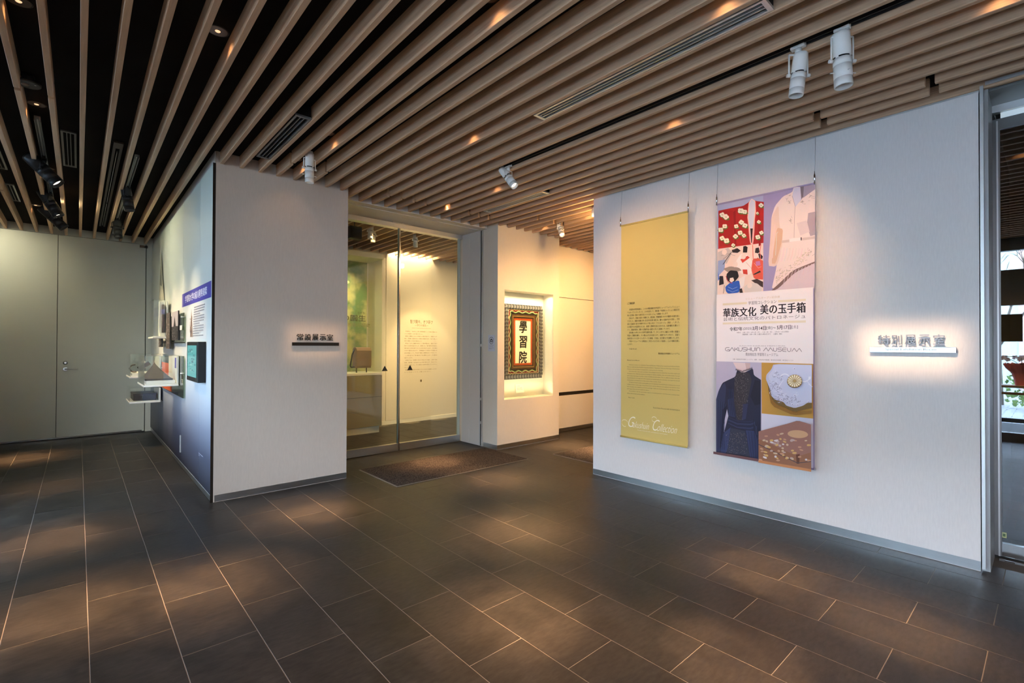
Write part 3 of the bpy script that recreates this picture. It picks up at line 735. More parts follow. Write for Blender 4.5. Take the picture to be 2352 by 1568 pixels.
# photography notice
mb = MB(); xs = XN0-.005
mb.slab([(xs, 5.048, 1.288), (xs, 4.912, 1.288), (xs, 4.912, 1.506), (xs, 5.048, 1.506)], (.003, 0, 0), (.62, .62, .66))
xs -= .0006; n = 28; c0 = (4.98, 1.432)
for ro, ri in ((.047, .041),):
    for i in range(n):
        a, b = 2*math.pi*i/n, 2*math.pi*(i+1)/n
        mb.poly([(xs, c0[0]-math.cos(a)*ro, c0[1]+math.sin(a)*ro), (xs, c0[0]-math.cos(b)*ro, c0[1]+math.sin(b)*ro), (xs, c0[0]-math.cos(b)*ri, c0[1]+math.sin(b)*ri), (xs, c0[0]-math.cos(a)*ri, c0[1]+math.sin(a)*ri)], (.015, .015, .015))
mb.poly([(xs, 5.005, 1.410), (xs, 4.955, 1.410), (xs, 4.955, 1.445), (xs, 4.966, 1.445), (xs, 4.970, 1.456), (xs, 4.990, 1.456), (xs, 4.994, 1.445), (xs, 5.005, 1.445)], (.015, .015, .015))
mb.poly([(xs-.0004, 4.98+math.cos(i*.785)*.012, 1.428+math.sin(i*.785)*.012) for i in range(8)], (.62, .62, .66))
for z, w in ((1.368, .10), (1.350, .085), (1.330, .10), (1.318, .06)): mb.poly([(xs, 5.03, z), (xs, 5.03-w, z), (xs, 5.03-w, z+.006), (xs, 5.03, z+.006)], (.40, .40, .44))
tag(mb.build('photography_notice', M_PRINT), 'small pale notice with a ringed camera symbol on the grey reveal', 'notice')

# ================================================================== banners
def banner(name, y0, y1, z0, z1, base, lab):
    """y0 = left edge (larger y), y1 = right edge seen from the camera"""
    xb = 4.05; t = thing(name, lab, 'banner', (xb, (y0+y1)/2, z0), 'fabric banners hanging on wires')
    n = 14; m = 24; mb = MB()
    for side in (0, 1):
        o = len(mb.v)
        for j in range(m+1):
            for i in range(n+1):
                u = i/n; v = j/m
                x = xb+(.0012 if side else 0)+.004*math.sin(u*3.1)*math.sin(v*3.1)
                mb.v.append((x, y0+(y1-y0)*u, z0+.012+(z1-z0-.024)*v))
        for j in range(m):
            for i in range(n):
                a = o+j*(n+1)+i; q = (a, a+1, a+n+2, a+n+1)
                mb.f.append(q if side else tuple(reversed(q))); mb.c.append(base); mb.sm.append(True)
    mb.build('cloth', M_PRINT, t)
    for nm, z in (('top_rod', z1-.006), ('bottom_rod', z0+.006)):
        mb = MB().cyl((xb, y0+.004, z), (xb, y1-.004, z), .009, 12, base if nm == 'top_rod' else tuple(.9*c for c in base)); mb.build(nm, M_PRINT, t)
    for yy in (y0+.006, y1-.006):
        MB().cyl((xb-.004, yy, z1+.06), (xb+.02, yy, 2.93), .0015, 6).build('wire', M_STEEL, t)
        h = MB().lathe((xb-.004, yy, z1+.015), (0, 0, 1), [(0, .004), (.004, .007), (.038, .007), (.052, .003), (.07, .002)], 12)
        h.lathe((xb-.004, yy, z1-.010), (0, 0, 1), [(0, .006), (.006, .008), (.012, .006), (.026, .003)], 10); h.build('hook', M_STEELP, t)
    for yy in (y0-.0, y1+.0): MB().lathe((xb, yy, z0+.006), (0, 1 if yy == y0 else -1, 0), [(0, .010), (.006, .010), (.010, .005)], 12).build('end_cap', M_STEEL, t)
    return t
XBF = 4.0455
class Art:
    """flat print on the banner: shapes given where they sit on the cloth, each ink layer a hair in front of the last"""
    def __init__(s, x=XBF, soft=False): s.mb = MB(); s.x = x; s.k = 0; s.soft = soft; s.keep = (62, 1334)
    def P(s, pts, ox, oy, sc, col, lin=False):
        s.k += 1; x = s.x-.00004*s.k; L = []
        lo, hi = s.keep
        if s.soft: pts = [((a+20 if (sc < 6 and a >= 1314) or (6 < sc < 7 and a >= 1374) else a), b) for a, b in pts]
        if len(pts) >= 6 and s.soft:      # round the corners of freehand shapes, not those on the picture's edges
            for _ in range(1):
                Q = []
                for i, p in enumerate(pts):
                    a = pts[i-1]; b = pts[(i+1) % len(pts)]
                    if p[0] <= lo or p[0] >= hi or p[1] < 60 or (p[0] > 630 and p[0] < 692 and sc < 7): Q.append(p)
                    else: Q += [(p[0]*.86+a[0]*.14, p[1]*.86+a[1]*.14), (p[0]*.86+b[0]*.14, p[1]*.86+b[1]*.14)]
                pts = Q
        for a, b in pts:
            q = onX(ox+a/sc, oy+b/sc, s.x); L.append((x, q.y, q.z))
        s.mb.poly(L, col if lin else s2l(col)); return s
    def R(s, y0, y1, z0, z1, col):
        s.k += 1; x = s.x-.00004*s.k; s.mb.poly([(x, y0, z0), (x, y1, z0), (x, y1, z1), (x, y0, z1)], s2l(col)); return s
    def E(s, cx, cy, rx, ry, ox, oy, sc, col, rot=0., n=14, wob=0.):
        pts = []
        for i in range(n):
            a = 2*math.pi*i/n; r = 1+wob*math.sin(3*a+cx); u = math.cos(a)*rx*r; v = math.sin(a)*ry*r
            pts.append((cx+u*math.cos(rot)-v*math.sin(rot), cy+u*math.sin(rot)+v*math.cos(rot)))
        return s.P(pts, ox, oy, sc, col)
    def Ln(s, pts, w, ox, oy, sc, col):
        for (ax, ay), (bx, by) in zip(pts, pts[1:]):
            L = math.hypot(bx-ax, by-ay) or 1; nx, ny = -(by-ay)/L*w/2, (bx-ax)/L*w/2
            s.P([(ax+nx, ay+ny), (bx+nx, by+ny), (bx-nx, by-ny), (ax-nx, ay-ny)], ox, oy, sc, col)
        return s
    def T(s, txt, y0, w, z, h, col, bold=0., res=3, shear=0.):
        s.k += 1
        if bold > .015:      # heavy face: the glyphs overprinted with a small spread (the font outline offset breaks dense characters)
            e = bold*h*.9
            for q, (a, b) in enumerate(((0, 0), (-e, 0), (e, 0), (0, -e*.5), (0, e*.5))): write(s.mb, txt, (s.x-.00004*s.k-.00001*q, y0+a, z+b), -Y_, Z_, w, h, s2l(col), 0., res, shear)
        else: write(s.mb, txt, (s.x-.00004*s.k, y0, z), -Y_, Z_, w, h, s2l(col), bold, res, shear)
        return s

# yellow greeting banner
YBL, YBR, YZ0, YZ1 = 2.889, 2.176, .458, 2.572
yb = banner('hanging_banner', YBL, YBR, YZ0, YZ1, s2l((212, 190, 112)), 'yellow fabric banner with a printed greeting and white script at the foot')
A = Art(); ink = (62, 52, 30)
yl = onX(1441, 700, XBF).y; yrr = onX(1561, 720, XBF).y; WT = yl-yrr
jp = ['　学習院大学史料館は、このたび霞会館記念学習院ミュージアムとしてリニュー', 'アルオープンいたしました。これを記念して、特別展「学習院コレクション　華族文化', '美の玉手箱―芸術と伝統文化のパトロネージュ」を開催いたします。',
      '　日本より、芸術の誕生と発展には、統治者、特権階級の人々が重要な役割を担っ', 'てきました。豊富な知識と長い生活文化を持つ彼らは、優れた芸術作品を収集し、才気', '溢れる芸術家の能力が発揮できるよう惜しみなく「パトロネージュ（援助）」しました。',
      'わが国でも大名家をはじめ、皇室と摂家を支える人々は、伝統儀礼を重んじ', 'つつ、芸術を保み、優れた芸術作品の誕生に大いに貢献しています。', '　史料館の50年にわたる研究活動を通して、多くの方々に輪広い分野の貴重な',
      '作品のご寄贈を賜り、その数は25万点を超えます。本展ではその中から、芸術と', '伝統文化のパトロネージュをテーマに絵画、工芸品、古文書などを展覧いたします。', '　今回のリニューアルと展覧会にご尽力いただきました皆様に、心より御礼を申し', 'し上げます。']
zt = onX(1441, 697, XBF).z
A.T('ご挨拶', yl, .085, zt-.010, .022, ink, .01)
z0 = onX(1441, 711, XBF).z; z1 = onX(1441, 790, XBF).z
for i, s_ in enumerate(jp):
    z = z0+(z1-z0)*i/12; f_ = {2: .80, 7: .83, 12: .11}.get(i, 1.)
    A.T(s_.replace('　', ''), yl-(.022 if s_[0] == '　' else 0), (WT*f_ if i not in (2,) else WT*.8)-(.022 if s_[0] == '　' else 0), z-.010, .0185, ink, .004, 1)
A.T('令和7年3月', yl-.022, .085, onX(1441, 803, XBF).z, .016, ink, 0, 1); A.T('霞会館記念学習院ミュージアム', yl-WT*.615, WT*.385, onX(1441, 809, XBF).z-.014, .017, ink, .005, 1)
en = ['Following renovation, the Gakushuin University Museum of History has reopened as the Kasumi Kaikan', 'Memorial GAKUSHUIN MUSEUM. A special exhibition, "Gakushuin Collection: Patronage of Aristocratic', 'Treasures in Art and Culture" is being held to commemorate the reopening.',
      'Since ancient times, the people in positions of the privileged classes have played key roles in the creation and', 'development of art. With their extensive knowledge and cultural sensibilities, they collected fine works of art and', 'generously provided support to artists so they could fully exert their talents. This is no different in Japan, where the',
      'Imperial family and court supporters of the imperial court upheld traditional ceremonies, encouraged the arts and', 'made great contributions to the birth of fine works of art.', 'Through its research activities spanning fifty years, the Gakushuin University Museum of History has received',
      'valuable works in a wide range of areas from donors, and its collection now numbers over 250,000. From', 'this collection, this exhibition presents paintings, crafts and old documents on the theme of the', 'patronage of the arts and traditional culture.', 'We would like to take this opportunity to express our heartfelt gratitude to all of those who contributed their', 'efforts to this renovation and this exhibition.']
A.T('Message from the Museum', yl, WT*.25, onX(1441, 826, XBF).z-.010, .012, ink, .01, 1)
z0 = onX(1441, 836, XBF).z; z1 = onX(1441, 901, XBF).z
for i, s_ in enumerate(en):
    z = z0+(z1-z0)*i/13; ind = .02 if i in (0, 3, 8, 12) else 0
    A.T(s_, yl-ind, WT*({2: .70, 7: .67, 11: .44, 13: .36}.get(i, 1.))-ind, z-.012, .0115, ink, 0, 1)
A.T('March 2025', yl-.015, .07, onX(1441, 911, XBF).z-.01, .011, ink, 0, 1)
A.T('Kasumi Kaikan Memorial GAKUSHUIN MUSEUM', yl-WT*.52, WT*.48, onX(1441, 924, XBF).z-.028, .012, ink, 0, 1)
wht = (250, 244, 222)
z0 = onX(1500, 985, XBF).z
A.T('G', yl+.0, .062, z0-.012, .105, wht, -.01, 4, .35); A.T('akushuin', yl-.062, .175, z0-.012, .062, wht, -.012, 4, .35)
A.T('C', yl-.272, .055, z0-.012, .105, wht, -.01, 4, .35); A.T('ollection', yl-.328, .195, z0-.012, .070, wht, -.012, 4, .35)
for c0, r0 in (((yl+.03, z0+.02), .042), ((yl-.30, z0+.095), .030)):
    pts = [(c0[0]-math.cos(a*.35)*r0*(1-.02*a), c0[1]+math.sin(a*.35)*r0*(.8)) for a in range(16)]
    A.k += 1
    for (a, b), (c, d_) in zip(pts, pts[1:]): A.mb.poly([(XBF-.0012, a, b), (XBF-.0012, c, d_), (XBF-.0012, c, d_-.004), (XBF-.0012, a, b-.004)], s2l(wht))
A.T('Patronage of aristocratic culture and traditional arts, special exhibition', yl-.12, .32, z0-.036, .010, wht, 0, 1)
A.mb.build('printed_text', M_PRINT, yb)

# exhibition poster banner
PL, PR_, PZ0, PZ1 = 1.905, 1.180, .456, 2.575
pb = banner('hanging_banner', PL, PR_, PZ0, PZ1, s2l((165, 155, 190)), 'exhibition poster banner with garment photos, white title block and museum name')
A = Art(soft=True)
ysp = 1.535
wz1 = 1.800; wz0 = 1.236
A.R(PL, ysp, 2.30, PZ1, (170, 175, 205)); A.R(ysp, PR_, wz1, PZ1, (160, 150, 190)); A.R(PL, ysp, wz1, 2.19, (240, 215, 198))
k4 = (1640, 420, 6.032)
# red flowered robe
A.P([(62, 385), (250, 345), (400, 320), (470, 275), (520, 225), (580, 250), (690, 262), (686, 830), (540, 850), (60, 912)], *k4, (178, 38, 34))
for a, b, c in ((60, 260, (168, 30, 30)), (265, 300, (150, 26, 28)), (600, 640, (165, 30, 30))): A.P([(a, 400), (b, 380), (b+10, 860), (a+20, 880)], *k4, c)
A.P([(478, 275), (520, 215), (575, 250), (580, 330), (545, 850), (500, 850), (462, 480)], *k4, (238, 210, 200))
A.P([(488, 290), (520, 225), (568, 262), (570, 340), (540, 630), (502, 630), (474, 480)], *k4, (205, 208, 224))
A.P([(502, 630), (538, 630), (524, 830), (514, 830)], *k4, (50, 36, 40))
A.Ln([(480, 280), (464, 480), (510, 850)], 7, *k4, (240, 130, 120)); A.Ln([(574, 260), (580, 400), (548, 620), (530, 850)], 7, *k4, (240, 130, 120))
fl = [(115, 440, 42), (165, 470, 48), (370, 385, 48), (425, 400, 40), (150, 600, 40), (95, 650, 42), (380, 545, 42), (430, 590, 42), (310, 600, 36), (115, 765, 40), (175, 800, 46), (300, 740, 40), (365, 690, 40), (418, 730, 34), (655, 310, 38), (610, 750, 40), (660, 690, 34), (625, 540, 30), (605, 420, 22), (270, 862, 30)]
for x, y, r in fl:
    A.E(x+4, y+14, r*1.05, r*.75, *k4, (96, 118, 52), .2, 10, .12)
    for q in range(4): A.E(x+math.cos(q*1.57+x)*r*.42, y+math.sin(q*1.57+x)*r*.38, r*.5, r*.45, *k4, (236, 232, 205), 0, 9)
    A.Ln([(x-5, y-6), (x+3, y+10)], 5, *k4, (70, 80, 40)); A.Ln([(x+8, y-4), (x+12, y+8)], 4, *k4, (70, 80, 40))
# painted scroll detail (generic figures in robes)
g = (225, 198, 180)
for pts, c in (([(60, 960), (200, 900), (260, 960), (180, 1120), (60, 1080)], (205, 190, 180)), ([(60, 1080), (160, 1060), (150, 1200), (55, 1300)], (150, 165, 200)),
               ([(250, 930), (330, 905), (375, 940), (330, 970), (260, 965)], (45, 36, 36)), ([(410, 880), (440, 872), (470, 890), (462, 965), (405, 965)], (40, 34, 36)),
               ([(580, 905), (625, 895), (635, 960), (590, 990), (572, 960)], (45, 38, 40)), ([(615, 985), (640, 975), (682, 1020), (670, 1055), (635, 1050)], (40, 34, 38)),
               ([(330, 1050), (380, 980), (480, 1000), (540, 1100), (590, 1190), (480, 1280), (370, 1250), (290, 1130)], (245, 232, 222)),
               ([(370, 1060), (470, 1010), (500, 1035), (400, 1110)], (222, 74, 56)), ([(540, 1060), (600, 1030), (684, 1080), (684, 1340), (560, 1330), (520, 1200)], (226, 96, 74)),
               ([(580, 1090), (640, 1080), (650, 1140), (590, 1150)], (196, 120, 170)), ([(400, 1200), (465, 1200), (470, 1270), (410, 1260)], (220, 70, 54)),
               ([(130, 1190), (230, 1155), (350, 1175), (390, 1215), (300, 1230), (200, 1240)], (160, 140, 125)),
               ([(180, 1260), (230, 1210), (330, 1220), (350, 1300), (290, 1370), (230, 1380), (175, 1340)], (30, 26, 28)),
               ([(225, 1320), (270, 1310), (285, 1350), (250, 1380), (220, 1360)], (238, 214, 196)), ([(160, 1440), (230, 1380), (350, 1350), (372, 1420), (350, 1520), (200, 1535), (170, 1500)], (48, 92, 178)),
               ([(350, 1330), (440, 1280), (420, 1420), (375, 1480)], (240, 228, 220)), ([(60, 1220), (80, 1330), (60, 1360)], (70, 110, 190)), ([(80, 1290), (130, 1290), (140, 1400), (75, 1420)], (38, 34, 40)),
               ([(520, 1350), (600, 1330), (684, 1370), (684, 1450), (590, 1400)], (70, 52, 50)), ([(420, 1440), (500, 1380), (600, 1390), (670, 1450), (660, 1520), (430, 1525)], (222, 208, 196)),
               ([(360, 1470), (390, 1460), (405, 1520), (365, 1530)], (50, 38, 40)), ([(540, 1270), (640, 1215), (655, 1235), (570, 1272)], (50, 50, 48))):
    A.P(pts, *k4, c)
for pts, w, c in (([(130, 1060), (320, 900)], 4, (90, 75, 70)), ([(130, 1130), (240, 970)], 8, (60, 52, 50)), ([(540, 860), (545, 1000), (560, 1200)], 8, (228, 92, 76)), ([(655, 850), (640, 960), (655, 1080)], 9, (230, 110, 96)),
                  ([(150, 1420), (135, 1530)], 5, (60, 50, 50)), ([(170, 1290), (200, 1370), (260, 1390)], 8, (210, 60, 70)), ([(300, 1010), (200, 980), (100, 1010)], 3, (120, 100, 95)), ([(450, 1100), (520, 1180), (560, 1190)], 3, (210, 120, 100)),
                  ([(200, 1440), (260, 1470), (330, 1440)], 3, (190, 205, 235)), ([(190, 1480), (260, 1510), (340, 1480)], 3, (190, 205, 235)), ([(560, 1110), (620, 1180), (660, 1160)], 3, (245, 200, 190))): A.Ln(pts, w, *k4, c)
for x, y in ((415, 1020), (588, 1010), (500, 1420), (300, 1130), (150, 960)): A.E(x, y, 34, 40, *k4, (240, 218, 202), .3)
# pale embroidered dress
A.P([(1090, 130), (960, 190), (850, 320), (800, 480), (790, 700), (755, 1150), (850, 1160), (880, 1100), (860, 1220), (800, 1490), (1376, 1460), (1386, 130), (1386, 60), (1110, 60)], *k4, (232, 214, 208))
A.P([(800, 480), (900, 300), (910, 560), (960, 830), (880, 1150), (755, 1150), (790, 700)], *k4, (226, 200, 186))
A.P([(880, 620), (960, 640), (950, 800), (860, 1120), (800, 1120), (850, 800)], *k4, (218, 178, 150))
A.P([(1386, 400), (1386, 720), (1340, 740), (1290, 600), (1310, 420)], *k4, (178, 160, 168)); A.P([(1150, 560), (1290, 520), (1330, 680), (1200, 730)], *k4, (218, 200, 200))
A.P([(1110, 75), (1200, 60), (1225, 220), (1130, 340), (1090, 190)], *k4, (205, 202, 218)); A.P([(1200, 55), (1250, 50), (1280, 150), (1215, 230)], *k4, (120, 108, 118)); A.P([(1250, 50), (1386, 20), (1386, 90), (1240, 210)], *k4, (160, 148, 168))
A.Ln([(1088, 180), (1130, 330), (1118, 520), (1115, 760)], 5, *k4, (170, 145, 148))
A.P([(940, 800), (1386, 740), (1386, 775), (950, 835)], *k4, (212, 190, 182)); A.P([(1050, 775), (1220, 755), (1222, 800), (1050, 820)], *k4, (238, 226, 222)); A.P([(1205, 757), (1220, 755), (1220, 797), (1206, 799)], *k4, (80, 74, 80))
A.P([(800, 1490), (930, 1400), (1100, 1230), (1250, 1150), (1380, 1090), (1376, 1462)], *k4, (216, 196, 200)); A.P([(800, 1490), (900, 1400), (1100, 1210), (1380, 1090), (1380, 1112), (1130, 1240), (900, 1460), (830, 1492)], *k4, (132, 104, 98))
r = random.Random(4)
for q in range(26):      # long soft folds of the pale dress
    x = 830+q*21; c = (214+(q*37) % 22, 194+(q*29) % 22, 192+(q*31) % 20)
    if q % 2: A.Ln([(x, 520+(q*53) % 160), (x-18, 700), (x-34, 1000+(q*41) % 60)] if x < 900 else [(x, 860+(q*31) % 60), (x-14, 1000), (x-40, 1120-(q*4))], 7, *k4, c)
for q in range(9): A.Ln([(960+q*46, 1440-q*26), (985+q*44, 1330-q*20), (1010+q*44, 1250-q*16)], 6, *k4, (206+(q*13) % 16, 186+(q*11) % 16, 190+(q*7) % 14))
for cx, cy, n, sx, sy in ((1030, 240, 12, 40, 70), (1240, 270, 10, 40, 50), (1065, 520, 8, 22, 40), (1340, 180, 8, 30, 40)):
    for _ in range(n):
        a = r.uniform(0, 6.3); x = cx+r.gauss(0, sx*.5); y = cy+r.gauss(0, sy*.5); A.Ln([(x, y), (x+math.cos(a)*30, y+math.sin(a)*30)], 3, *k4, (140, 128, 120))
for _ in range(90):
    u = r.random(); x = 860+u*510; y = 1330-u*360+r.gauss(0, 45); a = r.uniform(-1.9, .2); L = r.uniform(14, 34)
    A.Ln([(x, y), (x+math.cos(a)*L, y+math.sin(a)*L)], 3, *k4, r.choice(((120, 112, 104), (150, 140, 120), (170, 160, 120), (180, 150, 140))))
    if _ % 4 == 0: A.E(x, y, 9, 8, *k4, (210, 196, 170), 0, 7)
# white title block
A.R(PL, PR_, wz0, wz1, (240, 232, 230))
k5 = (1640, 670, 9.224)
def line5(txt, xa, xb, yc, h, col, bold=0., res=3):
    p = onX(1640+xa/9.224, 670+yc/9.224, XBF); q = onX(1640+xb/9.224, 670+yc/9.224, XBF)
    A.T(txt, p.y, p.y-q.y, p.z, h, col, bold, res)
tan = (232, 218, 190)
A.P([(205, 248), (715, 218), (715, 262), (205, 290)], *k5, tan); A.P([(1375, 180), (1960, 150), (1960, 195), (1375, 228)], *k5, tan); A.P([(205, 652), (1960, 605), (1960, 652), (205, 692)], *k5, tan)
zz = lambda y: onX(1755, 670+y/9.224, XBF).z
def mid(txt, xa, xb, ym, h, col, bold=0., res=3):
    y0 = onX(1640+xa/9.224, 760, XBF).y; y1 = onX(1640+xb/9.224, 760, XBF).y; A.T(txt, y0, y0-y1, zz(ym)-h/2, h, col, bold, res)
mid('リニューアルオープン記念展', 690, 1415, 128, .017, (214, 190, 165))
mid('学習院コレクション', 745, 1340, 222, .028, (96, 82, 86))
mid('華族文化', 215, 910, 408, .074, (34, 22, 28), .028); mid('美の玉手箱', 1000, 1955, 375, .077, (34, 22, 28), .028)
mid('芸術と伝統文化のパトロネージュ', 215, 1955, 552, .030, (80, 66, 70), -.004)
mid('令和7年', 350, 620, 775, .034, (60, 46, 50), .012); mid('(2025)', 635, 825, 778, .024, (70, 56, 60)); mid('3月14日', 835, 1120, 770, .033, (60, 46, 50), .012); mid('[金]', 1130, 1250, 766, .027, (80, 66, 70)); mid('～', 1268, 1325, 768, .008, (60, 46, 50), .012)
mid('5月17日', 1350, 1650, 764, .033, (60, 46, 50), .012); mid('[土]', 1665, 1795, 760, .027, (80, 66, 70))
mid('休館日：日曜・祝日（4月13日［日］、29日［火・祝］、5月3日～6日は開館）', 500, 1605, 853, .011, (120, 104, 108), 0, 1)
mid('開館時間：10時～17時（入館は16時30分まで）　入館料：無料', 625, 1460, 897, .012, (96, 80, 84), .004, 1)
mid('KASUMI KAIKAN MEMORIAL', 560, 1540, 1145, .007, (150, 138, 140), 0, 1)
# museum wordmark drawn in thin strokes
def stroke(pts): A.Ln(pts, 9, *k5, (104, 92, 96))
def arc(cx, cy, rx, ry, a0, a1, n=8): return [(cx+rx*math.cos(math.radians(a0+(a1-a0)*i/n)), cy+ry*math.sin(math.radians(a0+(a1-a0)*i/n))) for i in range(n+1)]
T0, T1 = 1178, 1255
stroke([(345, T0)]+arc(297, 1214, 38, 36, 270, 90)[::1]+[(345, T1), (347, 1222), (300, 1222)])
stroke([(350, T1), (402, T0), (450, T1)]); stroke([(460, T0), (458, T1)]); stroke([(460, 1216), (490, 1213), (528, T0)]); stroke([(490, 1213), (545, T1)])
stroke([(543, T0), (543, 1225)]+arc(580, 1222, 36, 33, 180, 0)+[(616, T0)])
stroke([(705, T0)]+arc(655, 1197, 22, 19, 270, 90)+[(685, 1216)]+arc(685, 1236, 20, 19, 270, 450)+[(632, T1)])
stroke([(722, T0), (722, T1)]); stroke([(722, 1216), (792, 1216)]); stroke([(792, T0), (792, T1)])
stroke([(812, T0), (812, 1225)]+arc(848, 1222, 36, 33, 180, 0)+[(884, T0)]); stroke([(905, T0), (905, T1)]); stroke([(925, T1), (925, 1205)]+arc(960, 1212, 35, 33, 180, 360)+[(995, T1)])
stroke([(1068, T1), (1125, T0+4), (1172, T1), (1215, T0+4), (1275, T1+3)])
stroke([(1278, T0+6), (1280, 1228)]+arc(1316, 1228, 36, 32, 180, 0)+[(1353, T0+6)])
stroke([(1455, T0+8)]+arc(1395, 1206, 20, 19, 270, 90)+[(1430, 1224)]+arc(1430, 1243, 20, 19, 270, 450)+[(1375, 1262)])
stroke([(1555, T0+10), (1490, T0+10)]+arc(1498, 1226, 30, 37, 250, 110)+[(1555, 1264)]); stroke([(1470, 1226), (1550, 1226)])
stroke([(1575, T0+12), (1577, 1232)]+arc(1614, 1232, 36, 33, 180, 0)+[(1651, T0+12)])
stroke([(1668, T1+10), (1722, T0+16), (1775, T1+12), (1828, T0+18), (1882, T1+14)])
mid('霞会館記念 学習院ミュージアム', 695, 1380, 1325, .024, (120, 108, 112))
mid('主催：霞会館記念学習院ミュージアム　協賛：一般社団法人霞会館、株式会社日本香堂、株式会社ナリコマ', 425, 1700, 1438, .010, (120, 104, 108), 0, 1)
# lower pictures
k6 = (1640, 820, 5.808)
A.R(PL, 1.540, PZ0+.016, wz0, (192, 184, 204)); A.R(1.540, PR_, .832, wz0, (206, 156, 72)); A.R(1.540, PR_, PZ0+.016, .835, (216, 216, 232))
A.P([(270, 68), (500, 78), (495, 160), (400, 215), (330, 180)], *k6, (232, 208, 206)); A.P([(430, 74), (500, 78), (495, 160), (450, 180)], *k6, (212, 182, 178))
A.P([(325, 170), (390, 205), (400, 215), (470, 180), (535, 150), (548, 240), (642, 300), (640, 1385), (45, 1275), (45, 560), (80, 440), (130, 340), (200, 305), (300, 260)], *k6, (46, 46, 66))
A.P([(190, 690), (208, 780), (150, 1000), (132, 1035), (150, 860)], *k6, (192, 184, 204))
A.P([(45, 560), (80, 440), (160, 330), (180, 420), (150, 700), (110, 1000), (100, 1270), (45, 1260)], *k6, (58, 60, 88)); A.P([(130, 700), (185, 640), (150, 900), (140, 1230), (95, 1200)], *k6, (34, 32, 44))
A.P([(290, 290), (330, 200), (480, 200), (520, 300), (480, 500), (440, 640), (390, 830), (325, 840), (280, 560)], *k6, (64, 58, 62))
A.P([(560, 300), (640, 320), (640, 620), (560, 640), (500, 520)], *k6, (38, 36, 50)); A.P([(200, 560), (270, 540), (300, 800), (215, 780)], *k6, (56, 60, 92)); A.P([(400, 620), (470, 620), (440, 820), (390, 840)], *k6, (58, 60, 90))
A.P([(205, 790), (330, 840), (500, 850), (590, 820), (600, 940), (500, 970), (330, 940), (200, 860)], *k6, (50, 52, 78))
for q in range(4): A.Ln([(205, 810+q*22), (330, 862+q*24), (500, 868+q*26), (590, 840+q*26)], 5, *k6, (74, 78, 112) if q % 2 else (32, 32, 46))
A.P([(245, 940), (430, 980), (500, 1350), (180, 1290)], *k6, (60, 62, 78)); A.P([(140, 1010), (240, 930), (200, 1200), (170, 1290), (100, 1280)], *k6, (62, 68, 104)); A.P([(440, 970), (560, 980), (640, 1200), (640, 1380), (500, 1350)], *k6, (58, 64, 100)); A.P([(560, 700), (640, 640), (640, 1130), (600, 1100), (540, 950)], *k6, (44, 46, 68))
for q in range(34):      # satin sheen along sleeves, bodice and skirt
    t_ = q/34; c = ((55, 59, 88), (40, 41, 58), (62, 68, 100))[q % 3]
    if q < 12: A.Ln([(70+q*9, 560+q*6), (80+q*7, 800), (70+q*8, 1080), (80+q*8, 1230)], 4, *k6, c)
    elif q < 22: A.Ln([(200+(q-12)*8, 420), (225+(q-12)*7, 620), (235+(q-12)*8, 780)], 4, *k6, c)
    else: A.Ln([(480+(q-22)*13, 990), (500+(q-22)*12, 1180), (520+(q-22)*10, 1330)], 4, *k6, c)
for x0_, y0_, x1_, y1_, n in ((300, 210, 480, 600, 330), (200, 1000, 470, 1270, 230), (330, 600, 420, 830, 80)):
    for _ in range(n):
        x = r.uniform(x0_, x1_); y = r.uniform(y0_, y1_); a = r.uniform(0, 6.3); L = r.uniform(5, 13); A.Ln([(x, y), (x+math.cos(a)*L, y+math.sin(a)*L)], 2.6, *k6, r.choice(((128, 114, 112), (100, 92, 98), (34, 30, 36), (150, 138, 134))))
for q in range(14): x = 325+q*16; A.P([(x, 196-abs(q-5)*5), (x+8, 172-abs(q-5)*6), (x+16, 196-abs(q-5)*5)], *k6, (40, 38, 46))
for q in range(5): A.Ln([(560+q*14, 820+q*30), (600+q*8, 1000+q*30)], 5, *k6, (78, 84, 120) if q % 2 else (30, 30, 42))
# silver lobed box
lob = [(830, 88), (800, 160), (735, 230), (728, 290), (765, 380), (790, 440), (800, 510), (850, 560), (960, 590), (1000, 640), (1110, 672), (1220, 640), (1280, 600), (1318, 600), (1318, 100)]
A.P([(735, 300), (765, 420), (800, 540), (860, 620), (980, 660), (1110, 728), (1240, 690), (1318, 670), (1318, 560), (1100, 600), (850, 500)], *k6, (120, 96, 52))
A.P([(750, 380), (830, 600), (1100, 725), (1318, 700), (1318, 740), (1100, 770), (800, 640)], *k6, (150, 108, 46)); A.P(lob, *k6, (196, 200, 224))
A.P([(845, 95), (820, 170), (760, 240), (790, 380), (830, 500), (980, 570), (1110, 640), (1230, 605), (1318, 570), (1318, 105)], *k6, (208, 212, 234))
for _ in range(120):
    a = r.uniform(1.1, 3.6); rr = r.uniform(190, 330); x = 1122+math.cos(a+.3)*rr*1.05; y = 311+math.sin(a)*rr*.92
    if 790 < x < 1310 and 100 < y < 610:
        b = r.uniform(0, 6.3); A.Ln(arc(x, y, r.uniform(8, 18), r.uniform(6, 14), math.degrees(b), math.degrees(b)+170, 4), 4, *k6, r.choice(((140, 142, 172), (118, 120, 152), (235, 238, 250))))
for x, y in ((1115, 148), (1122, 500), (1160, 625), (1090, 618), (1300, 585), (945, 552)): A.E(x, y, 13, 12, *k6, (236, 236, 248)); A.E(x+2, y+2, 8, 7, *k6, (150, 150, 186))
for s in (-1, 1):
    A.Ln(arc(1122+s*130, 270, 60, 50, 200 if s < 0 else -20, 330 if s < 0 else 120, 8), 12, *k6, (236, 238, 250)); A.Ln([(1122+s*150, 300), (1122+s*215, 390), (1122+s*180, 350)], 9, *k6, (228, 230, 246))
